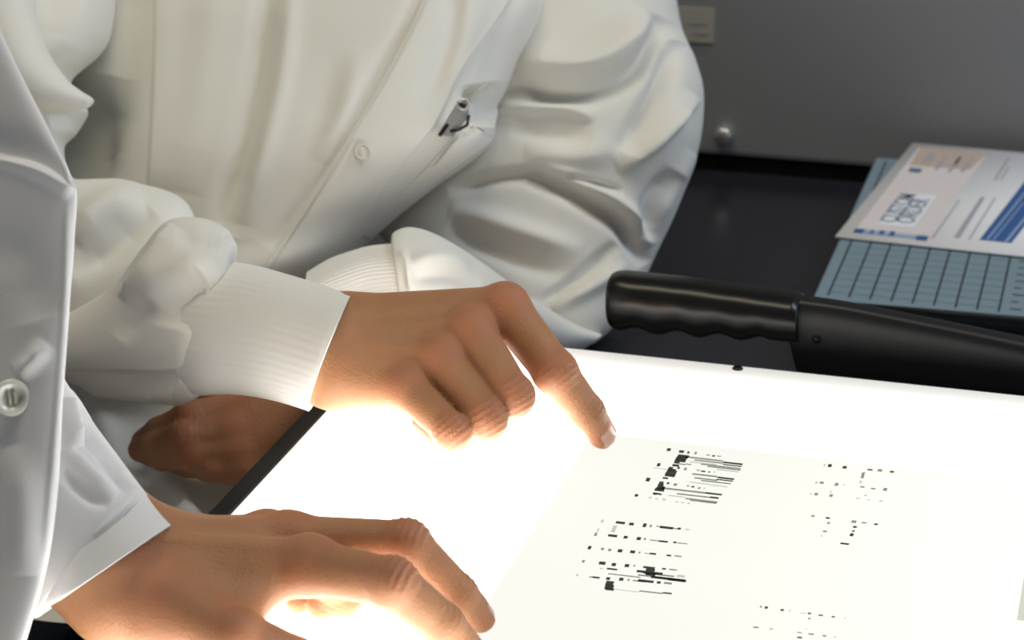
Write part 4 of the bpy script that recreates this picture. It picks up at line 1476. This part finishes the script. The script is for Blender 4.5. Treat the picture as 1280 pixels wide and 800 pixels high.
cb = grown('lab_coat', coat_b, np.array([pel_b[0] - 0.30, pel_b[1] - 0.42, 0.45]), np.array([W(-10, 580, 1.0)[0] + 0.08, pel_b[1] + 0.55, chest_b[2] + 0.26]), 0.009, M['coat_b'], Bp)
cb['label'] = 'white lab coat with round sewn buttons'
front = tube('coat_front', [
    (-460, -160, -60, -140, 0.955, 0.012, 0.11, 0.0), (-460, -20, -22, -10, 0.95, 0.012, 0.11, 0.0), (-450, 40, 0, 40, 0.945, 0.013, 0.11, 0.0), (-440, 100, 30, 104, 0.94, 0.014, 0.11, 0.0), (-440, 170, 66, 172, 0.935, 0.015, 0.11, 0.0), (-430, 235, 94, 228, 0.93, 0.016, 0.11, 0.0), (-425, 300, 93, 300, 0.928, 0.016, 0.11, 0.0), (-420, 400, 86, 400, 0.925, 0.016, 0.11, 0.0),
    (-415, 500, 79, 500, 0.92, 0.016, 0.11, 0.0), (-410, 600, 73, 610, 0.915, 0.016, 0.11, 0.0), (-410, 700, 58, 710, 0.91, 0.016, 0.11, 0.0), (-410, 790, 34, 795, 0.905, 0.016, 0.11, 0.0), (-410, 900, 0, 900, 0.90, 0.016, 0.11, 0.0)],
    M['coat_b'], cb, nt=360, nphi=360, e1=0.75, e2=0.9, noise=0.0007, seed=5, key='front_b',
    strokes=[([(-60, 184), (0, 190), (50, 203), (96, 232)], -0.0035, 24, 3, 0.05), ([(-60, 194), (0, 200), (50, 214), (92, 238)], 0.0025, 3, 12, 0.05),
             ([(85, 250), (80, 400), (70, 540), (56, 700)], 0.001, 5, 5, 0.1),
             ([(20, 470), (40, 455), (60, 430)], 0.004, 12, 10, 0.3), ([(10, 560), (30, 620), (30, 720)], 0.004, 22, 22, 0.3), ([(-20, 300), (30, 330), (50, 400)], -0.003, 30, 30, 0.3)])
bd = surf_depth('front_b', [15], [496])[0]
bn = -ray(15, 496) + 0.12 * RIGHT
btn = lathe('button', [(0.0001, 0.0014), (0.0032, 0.0013), (0.0046, 0.0016), (0.0056, 0.0032), (0.0070, 0.0034), (0.0079, 0.0024), (0.0080, 0.0010), (0.0070, -0.0006)], W(14, 497, bd - 0.0015), bn, M['snap'], front)
u_, w_, n_ = frame_of(bn)
for s in (-1, 1):
    p0 = W(14, 497, bd - 0.0015) + n_ * 0.0016 + u_ * 0.0012 * s
    rod('thread', [p0 - w_ * 0.003, p0 + n_ * 0.0006, p0 + w_ * 0.003], 0.0006, M['thread'], front, n=8)
bsl = tube('sleeve', [
    (40, 400, -90, 640, 1.01, 0.045), (62, 450, -60, 680, 0.995, 0.045), (84, 490, -25, 715, 0.985, 0.044), (112, 530, 5, 740, 0.978, 0.042), (145, 574, 30, 758, 0.970, 0.040), (168, 604, 46, 770, 0.964, 0.038), (176, 614, 52, 768, 0.962, 0.036), (182, 620, 58, 764, 0.961, 0.034)],
    M['coat_b'], cb, nt=220, nphi=260, e1=0.9, e2=0.9, noise=0.0009, seed=9,
    strokes=[([(96, 530), (130, 570), (158, 604), (168, 616)], -0.007, 7, 7, 0.2), ([(110, 548), (145, 584), (166, 606)], 0.004, 5, 6, 0.25), ([(76, 500), (90, 540), (100, 560)], 0.008, 10, 10, 0.2), ([(80, 560), (120, 600), (146, 622)], 0.004, 8, 8, 0.3), ([(75, 590), (110, 620), (138, 630)], -0.004, 7, 7, 0.3)])
bcf = tube('cuff', [(172, 608, 54, 766, 0.963, 0.0375), (178, 616, 58, 762, 0.961, 0.038), (190, 630, 64, 758, 0.957, 0.0375), (204, 645, 72, 753, 0.952, 0.0365), (214, 655, 80, 748, 0.949, 0.036), (214.5, 655.5, 81, 747.5, 0.949, 0.033)],
           M['coat_b'], bsl, nt=120, nphi=260, e1=0.92, e2=0.92, strokes=[([(176, 616), (150, 645), (110, 676), (76, 692)], -0.003, 2.5, 2.5, 0.05)])

# ================================================================== stool under the seated person
stl = empty('lab_stool', (pelvis[0], pelvis[1], 0))
adopt(lathe('seat', [(0.0001, SEAT_Z - 0.055), (0.15, SEAT_Z - 0.055), (0.165, SEAT_Z - 0.045), (0.168, SEAT_Z - 0.02), (0.155, SEAT_Z - 0.006), (0.0001, SEAT_Z - 0.002)], (pelvis[0], pelvis[1], 0), (0, 0, 1), M['stool'], n=48), stl)
adopt(lathe('column', [(0.022, 0.06), (0.022, SEAT_Z - 0.054)], (pelvis[0], pelvis[1], 0), (0, 0, 1), M['steel'], n=24), stl)
for k in range(5):
    a = 2 * math.pi * k / 5 + 0.3
    e_ = np.array([math.cos(a), math.sin(a), 0])
    c_ = np.array([pelvis[0], pelvis[1], 0])
    rod('foot', [c_ + np.array([0, 0, 0.07]), c_ + e_ * 0.15 + np.array([0, 0, 0.055]), c_ + e_ * 0.27 + np.array([0, 0, 0.020])], [0.022, 0.018, 0.016], M['black_metal'], stl)
tag(stl, 'round grey stool carrying the seated person', 'stool')
